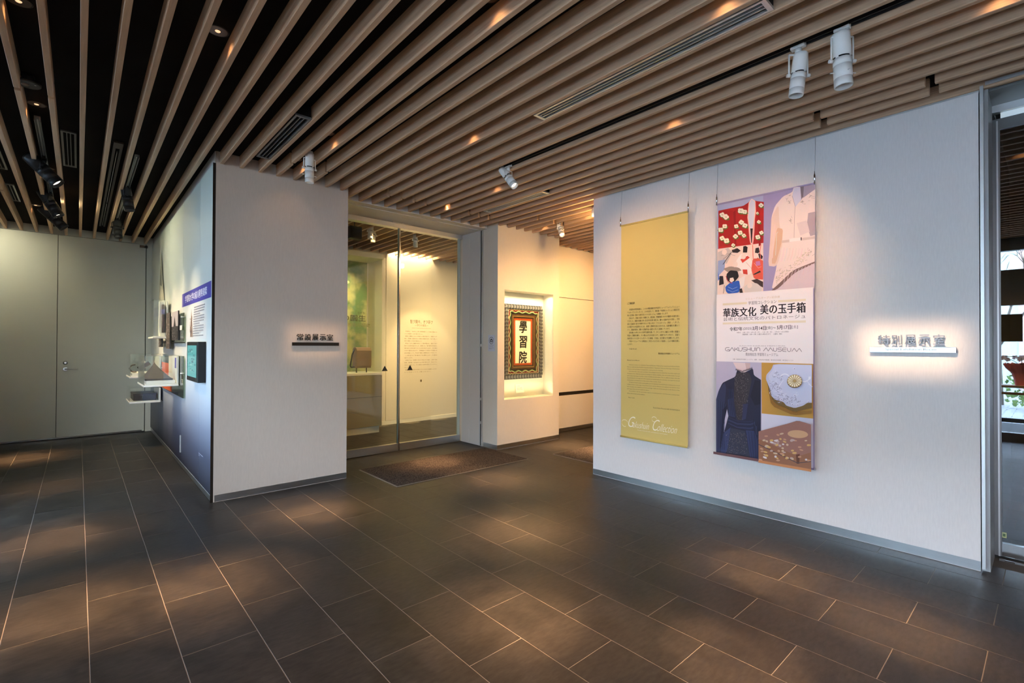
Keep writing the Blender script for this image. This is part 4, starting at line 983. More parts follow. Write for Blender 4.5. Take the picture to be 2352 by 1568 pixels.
A.E(1122, 318, 100, 86, *k6, (84, 62, 40), 0, 28); A.E(1122, 311, 98, 84, *k6, (176, 146, 92), 0, 28)
for q in range(16):
    a = q*math.pi/8; A.P([(1122+math.cos(a)*18, 311+math.sin(a)*16), (1122+math.cos(a-.13)*86, 311+math.sin(a-.13)*74), (1122+math.cos(a)*95, 311+math.sin(a)*81), (1122+math.cos(a+.13)*86, 311+math.sin(a+.13)*74)], *k6, (244, 236, 208))
A.E(1122, 311, 12, 11, *k6, (200, 160, 96))
# lacquered box
A.P([(645, 975), (830, 925), (1040, 870), (1165, 830), (1318, 885), (1322, 1480), (1170, 1400), (645, 1130)], *k6, (156, 112, 100)); A.P([(645, 1075), (1140, 1290), (1210, 1290), (1318, 1250), (1322, 1500), (645, 1385)], *k6, (150, 104, 78))
A.P([(1140, 1280), (1190, 1270), (1185, 1400), (1150, 1400)], *k6, (104, 64, 48)); A.Ln([(645, 1145), (1160, 1390), (1320, 1370)], 10, *k6, (86, 72, 78)); A.E(1165, 1010, 136, 52, *k6, (206, 166, 128), .06, 24)
for _ in range(64):
    x = r.uniform(660, 1310); y = 990+r.random()*380; 
    if y < 1240-(x-660)*.42 and y < 930+(1000-x)*.2: continue
    if abs(x-1165) < 150 and abs(y-1010) < 62: continue
    A.E(x, y, r.uniform(16, 32), r.uniform(9, 16), *k6, r.choice(((206, 182, 150), (214, 176, 110), (190, 168, 160), (196, 150, 120), (214, 208, 210))), r.uniform(-.2, .5), 9)
A.P([(48, 1240), (640, 1335), (640, 1372), (48, 1272)], *k6, (110, 78, 80)); A.P([(645, 1350), (1320, 1470), (1322, 1505), (645, 1385)], *k6, (196, 132, 86))
A.mb.build('printed_artwork', M_PRINT, pb)

# ================================================================== niche with framed calligraphy
area('niche_light', (4.68, YN+.05, NZ1-.012), (4.68, YN+.12, 0), 11, .85, .03, (1., .80, .52), 150)
area('niche_light', (4.68, YN+.03, NZ0+.012), (4.68, YN+.10, 2), 4, .85, .03, (1., .80, .52), 150)
box('glass_pane', NX0+.002, NX1-.002, YN+.006, YN+.012, NZ0+.002, NZ1-.002, M_GLASS, None)
gp_ = [o for o in C.objects if o.name == 'glass_pane'][0]; struct(gp_)
t = thing('framed_calligraphy', 'black calligraphy of three characters in a carved multicoloured wooden frame', 'picture', (4.72, YN+ND, .9))
FX0, FX1, FZ0, FZ1 = 4.345, 5.090, .895, 1.945; FY = YN+ND
def ring(mb, i0, i1, y, col, t2=None):
    a, b = (FX0+i0, FX1-i0, FZ0+i0, FZ1-i0), (FX0+i1, FX1-i1, FZ0+i1, FZ1-i1)
    y2 = y if t2 is None else t2
    for p in (((a[0], a[2]), (a[1], a[2]), (b[1], b[2]), (b[0], b[2])), ((a[1], a[2]), (a[1], a[3]), (b[1], b[3]), (b[1], b[2])), ((a[1], a[3]), (a[0], a[3]), (b[0], b[3]), (b[1], b[3])), ((a[0], a[3]), (a[0], a[2]), (b[0], b[2]), (b[0], b[3]))):
        mb.poly([(p[0][0], y, p[0][1]), (p[1][0], y, p[1][1]), (p[2][0], y2, p[2][1]), (p[3][0], y2, p[3][1])], col)
fr = MB(); kf = s2l((40, 38, 38)); fr.box(FX0, FX1, FY-.010, FY-.001, FZ0, FZ1, 0, kf)
fr.box(FX0, FX0+.004, FY-.034, FY-.010, FZ0, FZ1, 0, kf).box(FX1-.004, FX1, FY-.034, FY-.010, FZ0, FZ1, 0, kf).box(FX0+.004, FX1-.004, FY-.034, FY-.010, FZ0, FZ0+.004, 0, kf).box(FX0+.004, FX1-.004, FY-.034, FY-.010, FZ1-.004, FZ1, 0, kf)
prof = [(0, -.034), (.02, -.052), (.055, -.050), (.075, -.034), (.17, -.030), (.195, -.020)]
cols = [(70, 66, 66), (120, 116, 112), (88, 84, 84), (60, 44, 34), (70, 50, 34)]
for (a, ya), (b, yb_), c in zip(prof, prof[1:], cols): ring(fr, a, b, FY+ya, s2l(c), FY+yb_)
fr.build('carved_frame', M_PRINT, t)
orn = MB()
def along(mb, inset, step, fn):
    W_, H_ = FX1-FX0-2*inset, FZ1-FZ0-2*inset
    for side in range(4):
        L = W_ if side % 2 == 0 else H_; n = max(2, round(L/step))
        for i in range(n):
            s = (i+.5)/n*L
            p = ((FX0+inset+s, FZ0+inset), (FX1-inset, FZ0+inset+s), (FX1-inset-s, FZ1-inset), (FX0+inset, FZ1-inset-s))[side]
            dx, dz = ((1, 0), (0, 1), (-1, 0), (0, -1))[side]; fn(mb, p, dx, dz, i, L/n)
def pillow(mb, p, dx, dz, i, st):   # fluted outer moulding, highlight and shade of each flute painted as three tones
    h = st*.46; w = .030
    for k, (c, o) in enumerate((((112, 108, 103), -.5), ((64, 62, 64), 0.), ((40, 40, 42), .5))):
        x, z = p[0]+dx*o*h*1.2, p[1]+dz*o*h*1.2; y = FY-.054+(0 if k == 1 else .004)
        q = [(x-dx*h*.35-dz*w, z-dz*h*.35+dx*w*-1), (x+dx*h*.35-dz*w, z+dz*h*.35-dx*w), (x+dx*h*.35+dz*w, z+dz*h*.35+dx*w), (x-dx*h*.35+dz*w, z-dz*h*.35+dx*w)]
        mb.slab([(a, y, b) for a, b in q], (0, .006, 0), s2l(c))
along(orn, .036, .052, pillow); orn.build('fluted_moulding', M_PRINT, t)
wv = MB()
def wave(inset, amp, per, w, col, y, ph=0.):
    W_, H_ = FX1-FX0-2*inset, FZ1-FZ0-2*inset; pts = []
    for side in range(4):
        L = W_ if side % 2 == 0 else H_; n = int(L/.010); k = max(1, round(L/per))
        for i in range(n):
            s = i/n*L; o = amp*math.sin(2*math.pi*k*s/L+ph)
            pts.append(((FX0+inset+s, FZ0+inset+o), (FX1-inset-o, FZ0+inset+s), (FX1-inset-s, FZ1-inset-o), (FX0+inset+o, FZ1-inset-s))[side])
    for (a, b), (c, d) in zip(pts, pts[1:]+pts[:1]):
        L = math.hypot(c-a, d-b)
        if L < 1e-5: continue
        nx, nz = -(d-b)/L*w, (c-a)/L*w
        wv.slab([(a+nx, y, b+nz), (c+nx, y, d+nz), (c-nx, y, d-nz), (a-nx, y, b-nz)], (0, .004, 0), s2l(col))
wave(.080, .003, .05, .003, (222, 206, 160), FY-.040); wave(.094, .006, .12, .010, (120, 30, 24), FY-.038)
wave(.110, .010, .12, .0075, (214, 200, 150), FY-.042); wave(.113, .010, .12, .0035, (70, 120, 56), FY-.045); wave(.150, .002, .04, .004, (96, 66, 34), FY-.040)
wave(.168, .002, .022, .005, (140, 104, 50), FY-.038)
wv.build('painted_carving', M_PRINT, t)
mt = MB(); ring(mt, .193, .222, FY-.024, s2l((184, 78, 30))); mt.build('orange_mat', M_PRINT, t)
sh = MB(); i = .218; sh.slab([(FX0+i, FY-.018, FZ0+i), (FX1-i, FY-.018, FZ0+i), (FX1-i, FY-.018, FZ1-i), (FX0+i, FY-.018, FZ1-i)], (0, .004, 0), s2l((246, 232, 200))); pp = sh.build('paper_sheet', M_PRINT, t)
ca = MB(); cxm = (FX0+FX1)/2
for ch, z in (('學', 1.548), ('習', 1.335), ('院', 1.120)):
    for q in range(9): write(ca, ch, (cxm-.072+(-.005, .005, 0, 0, -.003, .003, -.003, .003, 0)[q], FY-.0188-.00008*q, z+(0, 0, -.004, .004, -.003, .003, .003, -.003, 0)[q]), X_, Z_, .144, .166, (.012, .010, .008), 0, 4, .05)
ca.build('calligraphy', M_PRINT, pp)
cp_ = MB(); cp_.slab([(4.585, FY-.03, .700), (4.735, FY-.03, .700), (4.735, FY-.003, .822), (4.585, FY-.003, .822)], (0, .003, 0), s2l((238, 236, 220)))
for z, w in ((.790, .07), (.770, .11), (.757, .10), (.744, .11)):
    y = FY-.031+.027*(z-.700)/.122; cp_.poly([(4.60, y, z), (4.60+w, y, z), (4.60+w, y, z+.004), (4.60, y, z+.004)], s2l((150, 145, 130)))
tag(cp_.build('caption_card', M_PRINT), 'small white caption card leaning under the framed calligraphy', 'card')

# ================================================================== exhibit wall on the left face
PX = XA0
t = thing('graphic_wall', 'tall printed exhibition graphic, pale above and dark blue below', 'exhibit panel', (PX, 7.2, .06))
seams = [4.852, 5.416, 6.45, 7.5, 8.5, YF-.01]
for a, b in zip(seams, seams[1:]): MB().box(PX, PX+.019, a+.0012, b-.0012, .065, 2.935, .001).build('panel', M_GRAPH, t)
box('corner_trim', PX-.002, PX+.02, YA+.001, YA+.006, 0, SZ0, M_DARKBAR, t)
box('base_trim', PX+.006, PX+.019, YA+.02, YF-.01, .004, .058, M_STEEL, t)
box('base_line', PX-.001, PX+.018, YA+.02, YF-.01, .058, .064, M_ALU, t)
box('upper_band', PX+.012, PX+.02, YA+.01, YF-.01, 2.935, SZ1, M_WALL, t)
class WArt(Art):
    pass
E = Art(PX-.0006)
E.R(6.38, 4.885, 1.776, 1.921, (74, 70, 160))
for q in range(5): E.R(6.48-q*.02, 6.46-q*.02, 1.776, 1.921, (150-12*q, 140-11*q, 190-5*q))
E.T('学習院大学の前川國男建築', 6.27, 1.20, 1.812, .078, (236, 236, 248), .012)
E.R(6.06, 5.08, 1.416, 1.758, (226, 224, 220))
for q in range(3): E.P([(835, 355), (825-q*3, 700), (848+q*3, 700)], 280, 640, 5.227, ((150, 128, 112), (120, 100, 90), (170, 150, 130))[q])
rr_ = random.Random(8)
for _ in range(46): y = rr_.uniform(5.82, 5.95); z = rr_.uniform(1.43, 1.62); E.R(y, y-.012, z, z+rr_.uniform(.01, .05), rr_.choice(((120, 96, 84), (90, 84, 90), (170, 130, 110))))
for i in range(13):
    y = 5.70
    while y > (5.16 if i % 4 != 3 else 5.36): w_ = rr_.uniform(.010, .022); E.R(y, y-w_, 1.725-i*.0235, 1.736-i*.0235, (128, 128, 138)); y -= w_+.005
E.R(7.75, 7.70, 1.90, 1.905, (120, 120, 120))
# perspective drawing of the pointed tower with hatching
def W3(y, z): return (PX-.0006-.00003*E.k, y, z)
E.k += 1; E.mb.poly([W3(8.29, 2.66), W3(8.52, 1.86), W3(7.85, 1.86)], s2l((176, 176, 160)))
E.k += 1; E.mb.poly([W3(8.27, 2.50), W3(8.36, 2.20), W3(8.16, 2.16)], s2l((104, 104, 98)))
for i in range(26):
    z = 2.55-i*.028; y0 = 8.26-(2.6-z)*.30; E.k += 1; L = .06+.35*(i/26); E.mb.poly([W3(y0, z), W3(y0-L, z-L*.55), W3(y0-L, z-L*.55-.006), W3(y0, z-.006)], s2l((140, 142, 130)))
E.mb.build('printed_graphics', M_PRINT, t)
sm = Art(PX-.0006); sm.R(5.41, 5.20, .335, .341, (170, 170, 185)); sm.R(5.41, 5.35, .318, .324, (160, 160, 175))
sm.mb.build('credit_text', M_PRINT, t)
box('door_pull', PX-.012, PX, 6.44, 6.47, .17, .36, M_ALU, t, .003)
# monitor
t = thing('wall_monitor', 'black wall monitor with a turquoise screen on the exhibit wall', 'monitor', (PX-.03, 5.36, 1.02))
MB().box(PX-.065, PX-.001, 5.085, 5.66, 1.020, 1.388, .003).build('housing', M_BLACK, t)
sc = Art(PX-.0665); sc.R(5.62, 5.14, 1.062, 1.355, (90, 182, 182))
for i in range(26):
    z = 1.09+rr_.random()*.22; y = rr_.uniform(5.22, 5.58); sc.R(y, y-rr_.uniform(.03, .12), z, z+rr_.uniform(.004, .02), rr_.choice(((60, 140, 145), (130, 205, 200), (50, 120, 130))))
ms = bpy.data.materials.new('screen'); ms.use_nodes = True; b_ = ms.node_tree.nodes['Principled BSDF']; a_ = ms.node_tree.nodes.new('ShaderNodeVertexColor'); a_.layer_name = 'ink'
ms.node_tree.links.new(a_.outputs[0], b_.inputs['Emission Color']); b_.inputs['Emission Strength'].default_value = .8; b_.inputs['Base Color'].default_value = (.02, .05, .05, 1); b_.inputs['Roughness'].default_value = .15
sc.mb.build('screen', ms, t)
# photo boards and glass boards
def board(y0, y1, z0, z1, off, lab, paint, grp='photo boards on stand-offs'):
    t = thing('photo_board', lab, 'photograph', (PX-off, (y0+y1)/2, z0), grp)
    box('backing', PX-off, PX-off+.012, y1, y0, z0, z1, M_RUBK, t)
    for y in (y1+.05, y0-.05): MB().cyl((PX-off+.012, y, (z0+z1)/2), (PX, y, (z0+z1)/2), .006, 8).build('standoff', M_STEEL, t)
    a = Art(PX-off-.0004); paint(a, y0, y1, z0, z1); a.mb.build('photo', M_PRINT, t)
def ph1(a, y0, y1, z0, z1):
    a.R(y0, y1, z0, z1, (176, 170, 176)); a.R(y0, y1, z0, z0+.16, (46, 44, 48)); m_ = (y0+y1)/2
    a.k += 1; a.mb.poly([(a.x-.0003, m_+.12, z0+.12), (a.x-.0003, m_-.12, z0+.12), (a.x-.0003, m_, z1-.05)], s2l((44, 44, 48)))
    for _ in range(60): y = rr_.uniform(y1+.02, y0-.05); z = z0+rr_.random()*.15; c = rr_.choice((90, 130, 60, 150)); a.R(y, y-.02, z, z+.01, (c, c, c))
def ph2(a, y0, y1, z0, z1):
    a.R(y0, y1, z0, z1, (88, 78, 74))
    for _ in range(120): y = rr_.uniform(y1+.02, y0-.03); z = rr_.uniform(z0+.01, z1-.02); c = rr_.choice((40, 60, 120, 160, 190)); a.R(y, y-.02, z, z+rr_.uniform(.006, .02), (c, int(c*.92), int(c*.88)))
board(6.98, 6.49, 1.411, 1.742, .035, 'grey photograph of a pointed tower beside the tall text sheet', ph1)
board(7.31, 7.01, 1.312, 1.746, .05, 'tall narrow brownish building photograph left of the tower photograph', ph2)
board(8.05, 7.72, 1.33, 1.47, .05, 'small dark photograph beneath the upper acrylic case', ph2)
t = thing('glass_board', 'greenish glass board behind the photographs on the exhibit wall', 'glass board', (PX-.02, 6.9, 1.39)); box('glass', PX-.024, PX-.016, 6.19, 7.6, 1.395, 1.703, M_GREENGL, t)
box('lower_rail', PX-.03, PX-.01, 6.18, 8.05, 1.380, 1.390, M_BLACK, t)
for y in (6.26, 7.5): MB().cyl((PX-.04, y, 1.66), (PX, y, 1.66), .009, 10).build('standoff', M_STEEL, t)
t = thing('glass_board', 'greenish glass board with an orange sheet behind the pyramid case', 'glass board', (PX-.02, 7, .79)); box('glass', PX-.024, PX-.016, 6.19, 7.95, .790, 1.240, M_GREENGL, t)
box('orange_sheet', PX-.027, PX-.0245, 7.02, 7.94, .80, 1.132, mat('orange_print', s2l((196, 84, 44)), .6, var=.15, vscale=9), t)
for y in (6.26, 7.9): MB().cyl((PX-.04, y, 1.05), (PX, y, 1.05), .009, 10).build('standoff', M_STEEL, t)
box('caption', PX-.034, PX-.030, 6.23, 6.36, 1.52, 1.57, M_CREAM, None); tag([o for o in C.objects if o.name == 'caption'][0], 'tiny white caption tag right of the tower photograph', 'caption')

def acrylic(lab, x0, y0, y1, zb, zt, base_m=M_WHITE, th=.03, white_back=True):
    t = thing('acrylic_case', lab, 'display case', ((x0+PX)/2, (y0+y1)/2, zb), 'clear acrylic wall cases')
    MB().box(x0, PX-.03, y0, y1, zb, zb+.018, .002).box(x0+.012, PX-.035, y0+.012, y1-.012, zb+.018, zb+.028).build('tray', base_m, t)
    if white_back: MB().box(PX-.045, PX-.028, y0+.015, y1-.015, zb+.018, zt-.004, .002).build('back_panel', base_m, t)
    g = MB(); a = .004; z0 = zb+.019
    g.box(x0+.004, x0+.004+a, y0+.004, y1-.004, z0, zt).box(x0+.008, PX-.046, y0+.004, y0+.004+a, z0, zt).box(x0+.008, PX-.046, y1-.004-a, y1-.004, z0, zt).box(x0+.004, PX-.046, y0+.004, y1-.004, zt, zt+a)
    g.build('cover', M_ACR, t)
    for y in (y0+.08, y1-.08): MB().cyl((PX-.03, y, zb+.01), (PX, y, zb+.01), .007, 8).build('bracket', M_STEEL, t)
    return t
t1 = acrylic('large acrylic case holding a grey pyramid model nearest the camera', .518, 6.43, 7.13, .908, 1.238)
ps = Art(PX-.046)
bk = MB(); bk.box(PX-.0475, PX-.0462, 6.50, 6.60, 1.10, 1.215, 0, s2l((80, 72, 160))); bk.poly([(PX-.0476, 6.66, .95), (PX-.0476, 6.60, .95), (PX-.0476, 6.63, 1.10)], s2l((200, 160, 130))); bk.build('label_print', M_PRINT, t1)
box('plinth', .545, .800, 6.47, 7.09, .936, .972, M_WHITE, t1, .002)
t = thing('pyramid_model', 'dark grey scale model of a steep pyramid roof on its base', 'model', (.66, 6.78, .972)); pyr = MB()
bx0, bx1, by0, by1, zb_ = .555, .770, 6.50, 7.04, .992; cx_, cy_ = .640, 6.77
N_ = 10
def ringp(k):
    u = k/N_; s = (1-u)**1.25; return [(cx_+(bx0-cx_)*s, cy_+(by0-cy_)*s, zb_+.175*u), (cx_+(bx1-cx_)*s, cy_+(by0-cy_)*s, zb_+.175*u), (cx_+(bx1-cx_)*s, cy_+(by1-cy_)*s, zb_+.175*u), (cx_+(bx0-cx_)*s, cy_+(by1-cy_)*s, zb_+.175*u)]
for k in range(N_):
    a = ringp(k); b = ringp(k+1)
    for i in range(4): j = (i+1) % 4; pyr.add([a[i], a[j], b[j], b[i]], [(0, 1, 2, 3)])
pyr.build('roof', mat('model_grey', (.034, .028, .022), .7, var=.3, vscale=60), t)
box('base', bx0-.02, bx1+.01, by0-.02, by1+.02, .972, zb_, M_DARKBAR, t)
t2 = acrylic('upper acrylic case with an upright dark book, behind the photographs', .674, 7.32, 7.85, 1.438, 1.91)
box('back_board', .745, .812, 7.42, 7.46, 1.47, 1.90, M_CREAM, t2, .003)
t = thing('upright_book', 'upright dark volume with a blue band in the upper acrylic case', 'book', (.79, 7.55, 1.50)); box('cover', .770, .795, 7.36, 7.60, 1.51, 1.86, mat('book_brown', (.06, .03, .022), .5), t, .002); box('band', .769, .797, 7.355, 7.602, 1.74, 1.80, mat('band_blue', s2l((70, 66, 130)), .5), t)
box('stand', .76, .81, 7.38, 7.58, 1.467, 1.508, M_CREAM, t)
t3 = acrylic('acrylic case with a curved strap object, behind the pyramid case', .500, 8.00, 8.62, .922, 1.236)
box('plinth', .53, .79, 8.05, 8.57, .950, .985, M_WHITE, t3, .002)
t = thing('tape_reel', 'curved strap-like object with a dark cylinder and pale cap', 'exhibit', (.62, 8.3, .985)); cv = MB()
cv.tube([(.56+.05*math.cos(a*.15+1.4), 8.15, 1.045+.048*math.sin(a*.15+1.4)) for a in range(26)], .009, 8); cv.build('curved_strap', mat('strap_grey', (.10, .085, .07), .5), t)
MB().cyl((.60, 8.15, 1.035), (.72, 8.15, 1.115), .030, 20).build('barrel', M_DARKBAR, t); MB().lathe((.655, 8.15, 1.11), (-.3, 0, 1), [(0, .026), (.02, .026), (.034, .015)], 20).build('cap', M_CREAM, t)
t4 = acrylic('low acrylic case with two dark boxes, lowest of the wall cases', .500, 7.99, 8.62, .592, .788)
for nm, a, b, lab, c in (('dark_box', .545, .64, 'left dark brown box in the lowest acrylic case', (.03, .018, .013)), ('dark_box', .645, .785, 'right navy lidded box in the lowest acrylic case', (.016, .016, .035))):
    t = thing(nm, lab, 'box', ((a+b)/2, 8.25, .62)); box('body', a, b, 8.05, 8.50, .622, .690, mat('box_'+lab[:4], c, .4), t, .002); box('lid', a-.003, b+.003, 8.045, 8.505, .691, .712, mat('lid_'+lab[:4], tuple(v*1.5 for v in c), .4), t, .002)

# ================================================================== gallery beyond the glass door
LG = (1., .66, .31)
t = thing('display_case', 'tall gallery showcase with a pale plinth and green printed back panel', 'showcase', (2.9, 7.3, 0))
cx0, cx1, cy0, cy1 = 2.30, 3.565, 7.05, YG-.02
M_PLN = mat('plinth_beige', (.26, .215, .12), .7)
MB().box(cx0+.03, cx1-.03, cy0+.03, cy1, 0, .10).build('toe_kick', M_CREAM, t)
pb0 = MB().box(cx0, cx1, cy0, cy1, .105, .895, .002).build('plinth', M_PLN, t)
box('deck', cx0, cx1, cy0, cy1, .900, .935, M_CREAM, t, .002)
box('seam', cx0-.001, cx1+.001, cy0-.001, cy0, .56, .565, M_DARKBAR, t)
box('glass_front', cx0, cx1, cy0+.004, cy0+.012, .936, 2.72, M_GLASS, t); box('glass_side', cx1-.012, cx1-.004, cy0+.014, cy1-.1, .936, 2.72, M_GLASS, t)
box('top_frame', cx0-.01, cx1+.01, cy0-.01, cy1, 2.72, 2.80, M_CREAM, t, .002)
box('back_panel', cx0+.02, cx1-.03, cy1-.10, cy1-.07, .94, 2.72, mottled('green_mottle', (.13, .23, .09), (.50, .45, .21), 5), t)
tb = MB(); bx = cy1-.1015
for s_, px0, px1, py, h_, c in (('学びの園生', 745, 840, 727, .105, (50, 46, 30)), ('そのう', 821, 837, 718, .028, (60, 56, 36)), ('豊かな教育の歴史', 765, 850, 744, .062, (130, 124, 84))):
    q0 = onY(px0, py, bx); q1 = onY(px1, py, bx); write(tb, s_, (max(q0.x, cx0+.03), bx, q0.z-h_/2), X_, Z_, q1.x-max(q0.x, cx0+.03), h_, s2l(c), .006)
for i in range(16): z = 1.55-i*.022; tb.poly([(3.30, bx, z), (3.50, bx, z), (3.50, bx, z+.005), (3.30, bx, z+.005)], s2l((140, 134, 90)))
tb.build('lettering', M_PRINT, t)
spot('case_light', (2.95, cy0+.12, 2.70), (3.1, cy1-.08, 1.6), 90, 110, 1, (1., .80, .45), .04)
# leather school satchel on its acrylic feet
t = thing('school_satchel', 'old brown leather school satchel standing in the gallery showcase', 'bag', (3.27, 7.2, .935))
L_ = mat('satchel_leather', (.20, .10, .065), .5, var=.2, vscale=12); sat = MB()
x0, x1 = 3.205, 3.435; prof = [(0, 0), (0, .26), (.02, .30), (.06, .315), (.12, .312), (.155, .29), (.165, .25), (.165, .02), (.15, 0)]
sat.slab([(x0, 7.17+a, 1.01+b) for a, b in prof], (x1-x0, 0, 0)); sat.build('body', L_, t)
fl_ = MB(); fl_.slab([(x0-.004, 7.165+a, 1.01+b) for a, b in ((-.003, .03), (-.003, .27), (.02, .308), (.06, .322), (.12, .318), (.12, .312), (.06, .315), (.02, .30), (0, .26), (0, .03))], (x1-x0+.008, 0, 0)); fl_.build('flap', mat('satchel_flap', (.26, .13, .085), .4), t)
st_ = MB(); st_.tube([(3.200, 7.25, 1.30), (3.165, 7.25, 1.22), (3.135, 7.25, 1.05), (3.150, 7.25, 1.02), (3.200, 7.25, 1.03)], .012, 8); st_.build('shoulder_strap', M_BLACK, t)
for x in (3.235, 3.40): MB().cyl((x, 7.25, .936), (x, 7.25, 1.01), .010, 10).build('support_foot', M_DARKBAR, t)
# wall text
GA = MB(); gy = YG-.0125
def gt(s, px0, px1, py, h_, c, b=0., k=0):
    q0 = onY(px0, py, gy); q1 = onY(px1, py, gy); write(GA, s, (q0.x, gy-.0006, q0.z-h_/2), X_, Z_, q1.x-q0.x, h_, s2l(c), b, 1 if h_ < .03 else 3)
gt('智ヲ開キ、才ヲ研ク', 942, 994, 738, .070, (120, 100, 62), .006); gt('―学びの園生―', 953, 984, 746.5, .040, (130, 108, 66)); gt('Seeking to broaden knowledge and sharpen talents', 946, 990, 753, .018, (140, 116, 74))
body = ['学習院は、1847年に公家の教育機関として京都に開設され', 'のちの学習院へと受け継がれました。', '幕末の激動のなかで学問の必要が高まり、若者たちが', '集い、和漢の古典を中心に歴史や制度を学び、やがて新しい', '時代の教育へと歩みを進めました。', '明治になると華族学校として再び開かれ、東京の地で', '新たな出発を迎えました。勅諭には、智を開き才を研き、', '国を支える人を育てることが示されています。その後も', '学びの園生は広がり、幼稚園から大学までを備える', '総合学園として、今日まで豊かな教育を行ってきました。',
        'この展示室では、受け継がれてきた資料とともに、その歴史を', '紹介します。', '本展示では、学習院の歩みと学生たちの姿を、当時の写真', '制服、教科書、記念品などから振り返ります。先人たちの', '学びへの思いと、その時代の空気を感じてください。', '皆様に楽しんでいただければ幸いです。', '最後に、貴重な資料をお寄せくださった方々に感謝申し上げます。', 'どうぞゆっくりご覧ください。']
for i, s_ in enumerate(body):
    q0 = onY(929+(2 if i in (0, 2, 5, 10, 12, 16) else 0), 760.5+i*5.55, gy); q1 = onY(1004, 760.5+i*5.2, gy); f_ = {1: .55, 4: .52, 11: .25, 15: .2, 17: .8}.get(i, 1)
    write(GA, s_, (q0.x, gy-.0006, q0.z-.011), X_, Z_, (q1.x-q0.x)*f_, .021, s2l((128, 104, 62)), 0, 1)
q = onY(967, 874, gy); GA.poly([(q.x-.016, gy-.0006, q.z-.02), (q.x+.016, gy-.0006, q.z-.02), (q.x+.016, gy-.0006, q.z+.02), (q.x-.016, gy-.0006, q.z+.02)], s2l((90, 74, 44)))
tag(GA.build('wall_text', M_PRINT), 'introductory Japanese wall text 智ヲ開キ on the gallery back wall', 'wall text')
for x, y, dv, lab, sh_ in ((2.93, 6.15, (-.12, -.05, -1), 'white gallery spotlight left of the steel door post', False), (3.05, 6.32, (0, .1, -1), 'white gallery spotlight just behind the first one beyond the glass', False), (3.66, 6.22, (.08, .1, -1), 'white gallery spotlight right of the steel door post', False)):
    spotlight(x, y, 2.955, dv, M_WHITE, lab, L=.20, R=.033, group='white gallery spotlights beyond the glass', lit=False, side=(1, 0, 0), drop=.06)
track(3.36, 5.8, 7.5, M_BLACK, 'black light track in the gallery beyond the glass door')
t = thing('hanging_speaker', 'black square speaker box hanging from the gallery ceiling', 'speaker', (2.68, 6.08, 2.74))
MB().box(2.59, 2.75, 6.02, 6.12, 2.745, 2.905, .004).build('cabinet', M_BLACK, t); MB().cyl((2.67, 6.07, 2.90), (2.67, 6.07, SZ1), .007, 8).build('drop_rod', M_BLACK, t); box('grille', 2.60, 2.74, 6.016, 6.0195, 2.755, 2.895, M_MATTBLK, t)
spot('gallery_text', (4.3, 6.2, 2.90), (4.66, YG, 1.05), 120, 42, .35, LG, .02)
spot('gallery_low', (4.6, 5.95, 2.86), (5.1, YG, .6), 170, 80, .8, LG, .03)
spot('gallery_fill', (3.0, 6.1, 2.88), (3.3, 7.1, .3), 110, 110, 1, LG, .03)
area('gallery_washer', (4.39, YG-.09, 3.035), (4.39, YG-.05, 0), 16, .88, .03, (1., .80, .5), 150)
area('gallery_glow', (4.8, 6.6, 2.92), (4.8, 6.6, 0), 26, 1.6, 1.0, (1., .70, .36), 180)

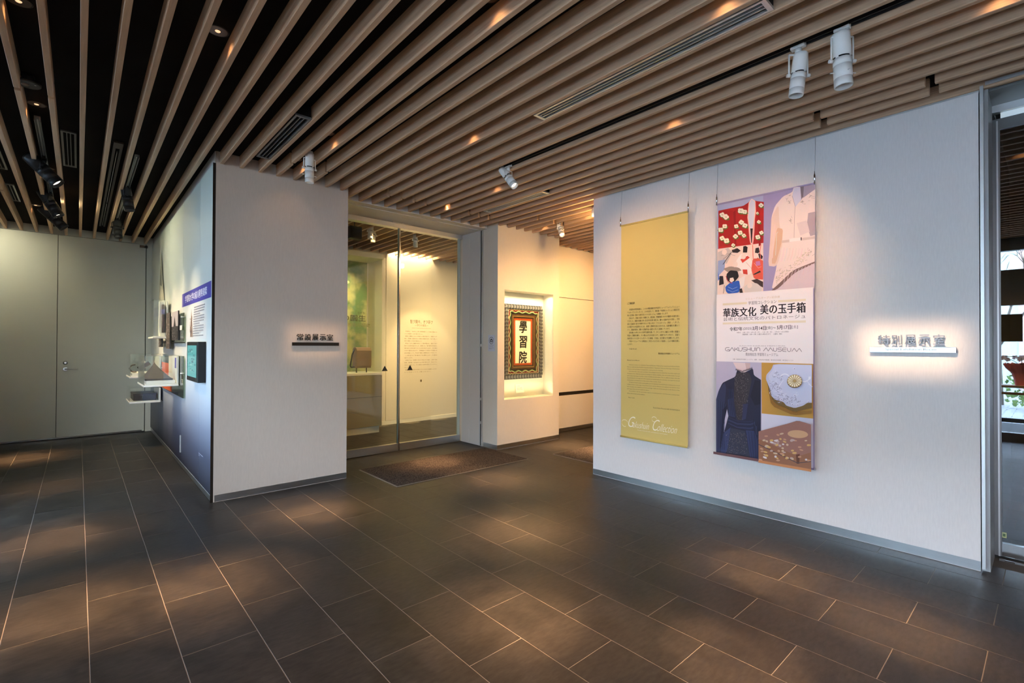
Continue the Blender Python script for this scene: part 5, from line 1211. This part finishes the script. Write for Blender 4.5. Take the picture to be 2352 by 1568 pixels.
# ================================================================== counter with orchids by the window
t = thing('window_counter', 'narrow timber counter with a lower rail beneath the lobby window', 'counter', (-.95, .7, 0))
M_TIM = mat('counter_timber', (.34, .26, .16), .5)
box('top', -1.12, -.82, -.9, 2.4, .80, .832, M_TIM, t, .003); box('lower_rail', -.90, -.86, -.9, 2.4, .70, .735, M_TIM, t, .003)
for y in (-.8, .8, 2.3): box('leg', -1.0, -.94, y-.02, y+.02, .0, .80, M_TIM, t)
M_PET = mat('orchid_petal', (.86, .87, .92), .5); M_PINK = mat('pink_wrap', (.75, .26, .26), .5); M_STEM = mat('orchid_stem', (.10, .16, .05), .6)
def orchid(x, y, lab, seed):
    r = random.Random(seed); t = thing('potted_orchid', lab, 'orchid', (x, y, .832), 'white orchids in pink wrapping')
    w = MB(); n = 22
    pr = [(0, .07), (.10, .085), (.17, .10), (.24, .15), (.30, .17)]; o = 0
    for k, (z, ra) in enumerate(pr):
        for i in range(n):
            a = 2*math.pi*i/n; q = ra*(1+(.13 if i % 2 else -.07)*k/4); w.v.append((x+math.cos(a)*q*.85, y+math.sin(a)*q, .832+z+(.02 if i % 3 == 0 and k == 4 else 0)))
    for k in range(len(pr)-1):
        for i in range(n): j = (i+1) % n; w.f.append((k*n+i, k*n+j, (k+1)*n+j, (k+1)*n+i)); w.c.append(None); w.sm.append(False)
    w.f.append(tuple(range(n))); w.c.append(None); w.sm.append(False); w.build('pink_wrapping', M_PINK, t)
    lf_ = MB()
    for i in range(5):
        a = i*1.3; p = Vector((x, y, 1.08)); d = Vector((math.cos(a), math.sin(a), .35)); e = Vector((-math.sin(a), math.cos(a), 0))*.03
        lf_.add([p-e*.4, p+d*.1-e, p+d*.2, p+d*.1+e, p+e*.4], [(0, 1, 2, 3, 4)])
    lf_.build('leaves', M_STEM, t)
    for s in range(3):
        a = s*2.1+seed; pts = [Vector((x+math.cos(a)*.05*k*k*.11, y+math.sin(a)*.08*k*k*.12, 1.0+.075*k-.006*k*k)) for k in range(9)]
        stm = MB().tube(pts, .004, 6).build('stem', M_STEM, t)
        for k in range(4, 9):
            c = pts[k]+Vector((r.uniform(-.02, .02), r.uniform(-.02, .02), -.01)); bl_ = MB()
            for q in range(5):
                b = q*1.2566+r.random(); v = Vector((math.cos(b)*.3, math.sin(b), math.cos(b))).normalized()*.038; e = v.cross(Vector((1, 0, 0))).normalized()*.018
                bl_.add([c, c+v*.55-e, c+v, c+v*.55+e], [(0, 1, 2, 3)])
            bl_.build('blossom', M_PET, stm)
orchid(-.97, .30, 'white orchid in pink wrapping, the one nearer the lobby corner', 1)
orchid(-.97, .72, 'white orchid in pink wrapping, further along the counter', 4)
ntc = MB().box(XW-.047, XW-.044, .30, .62, 1.45, 1.85, 0, s2l((70, 72, 60)))
tag(ntc.build('window_notice', M_PRINT), 'dark square notice stuck on the lobby window pane', 'notice')

# daylight portals in the window openings
for WY0, WY1 in BAYS:
    for z0, z1 in ((.12, 1.98), (2.5, 2.78)):
        l = bpy.data.lights.new('portal', 'AREA'); l.shape = 'RECTANGLE'; l.cycles.is_portal = True
        o = bpy.data.objects.new('portal', l); C.objects.link(o); o.location = (XW-.14, (WY0+WY1)/2, (z0+z1)/2)
        o.rotation_euler = Vector((1, 0, 0)).to_track_quat('-Z', 'Y').to_euler()
        l.size, l.size_y = (z1-z0, WY1-WY0) if abs((o.rotation_euler.to_matrix() @ Vector((1, 0, 0))).z) > .5 else (WY1-WY0, z1-z0)
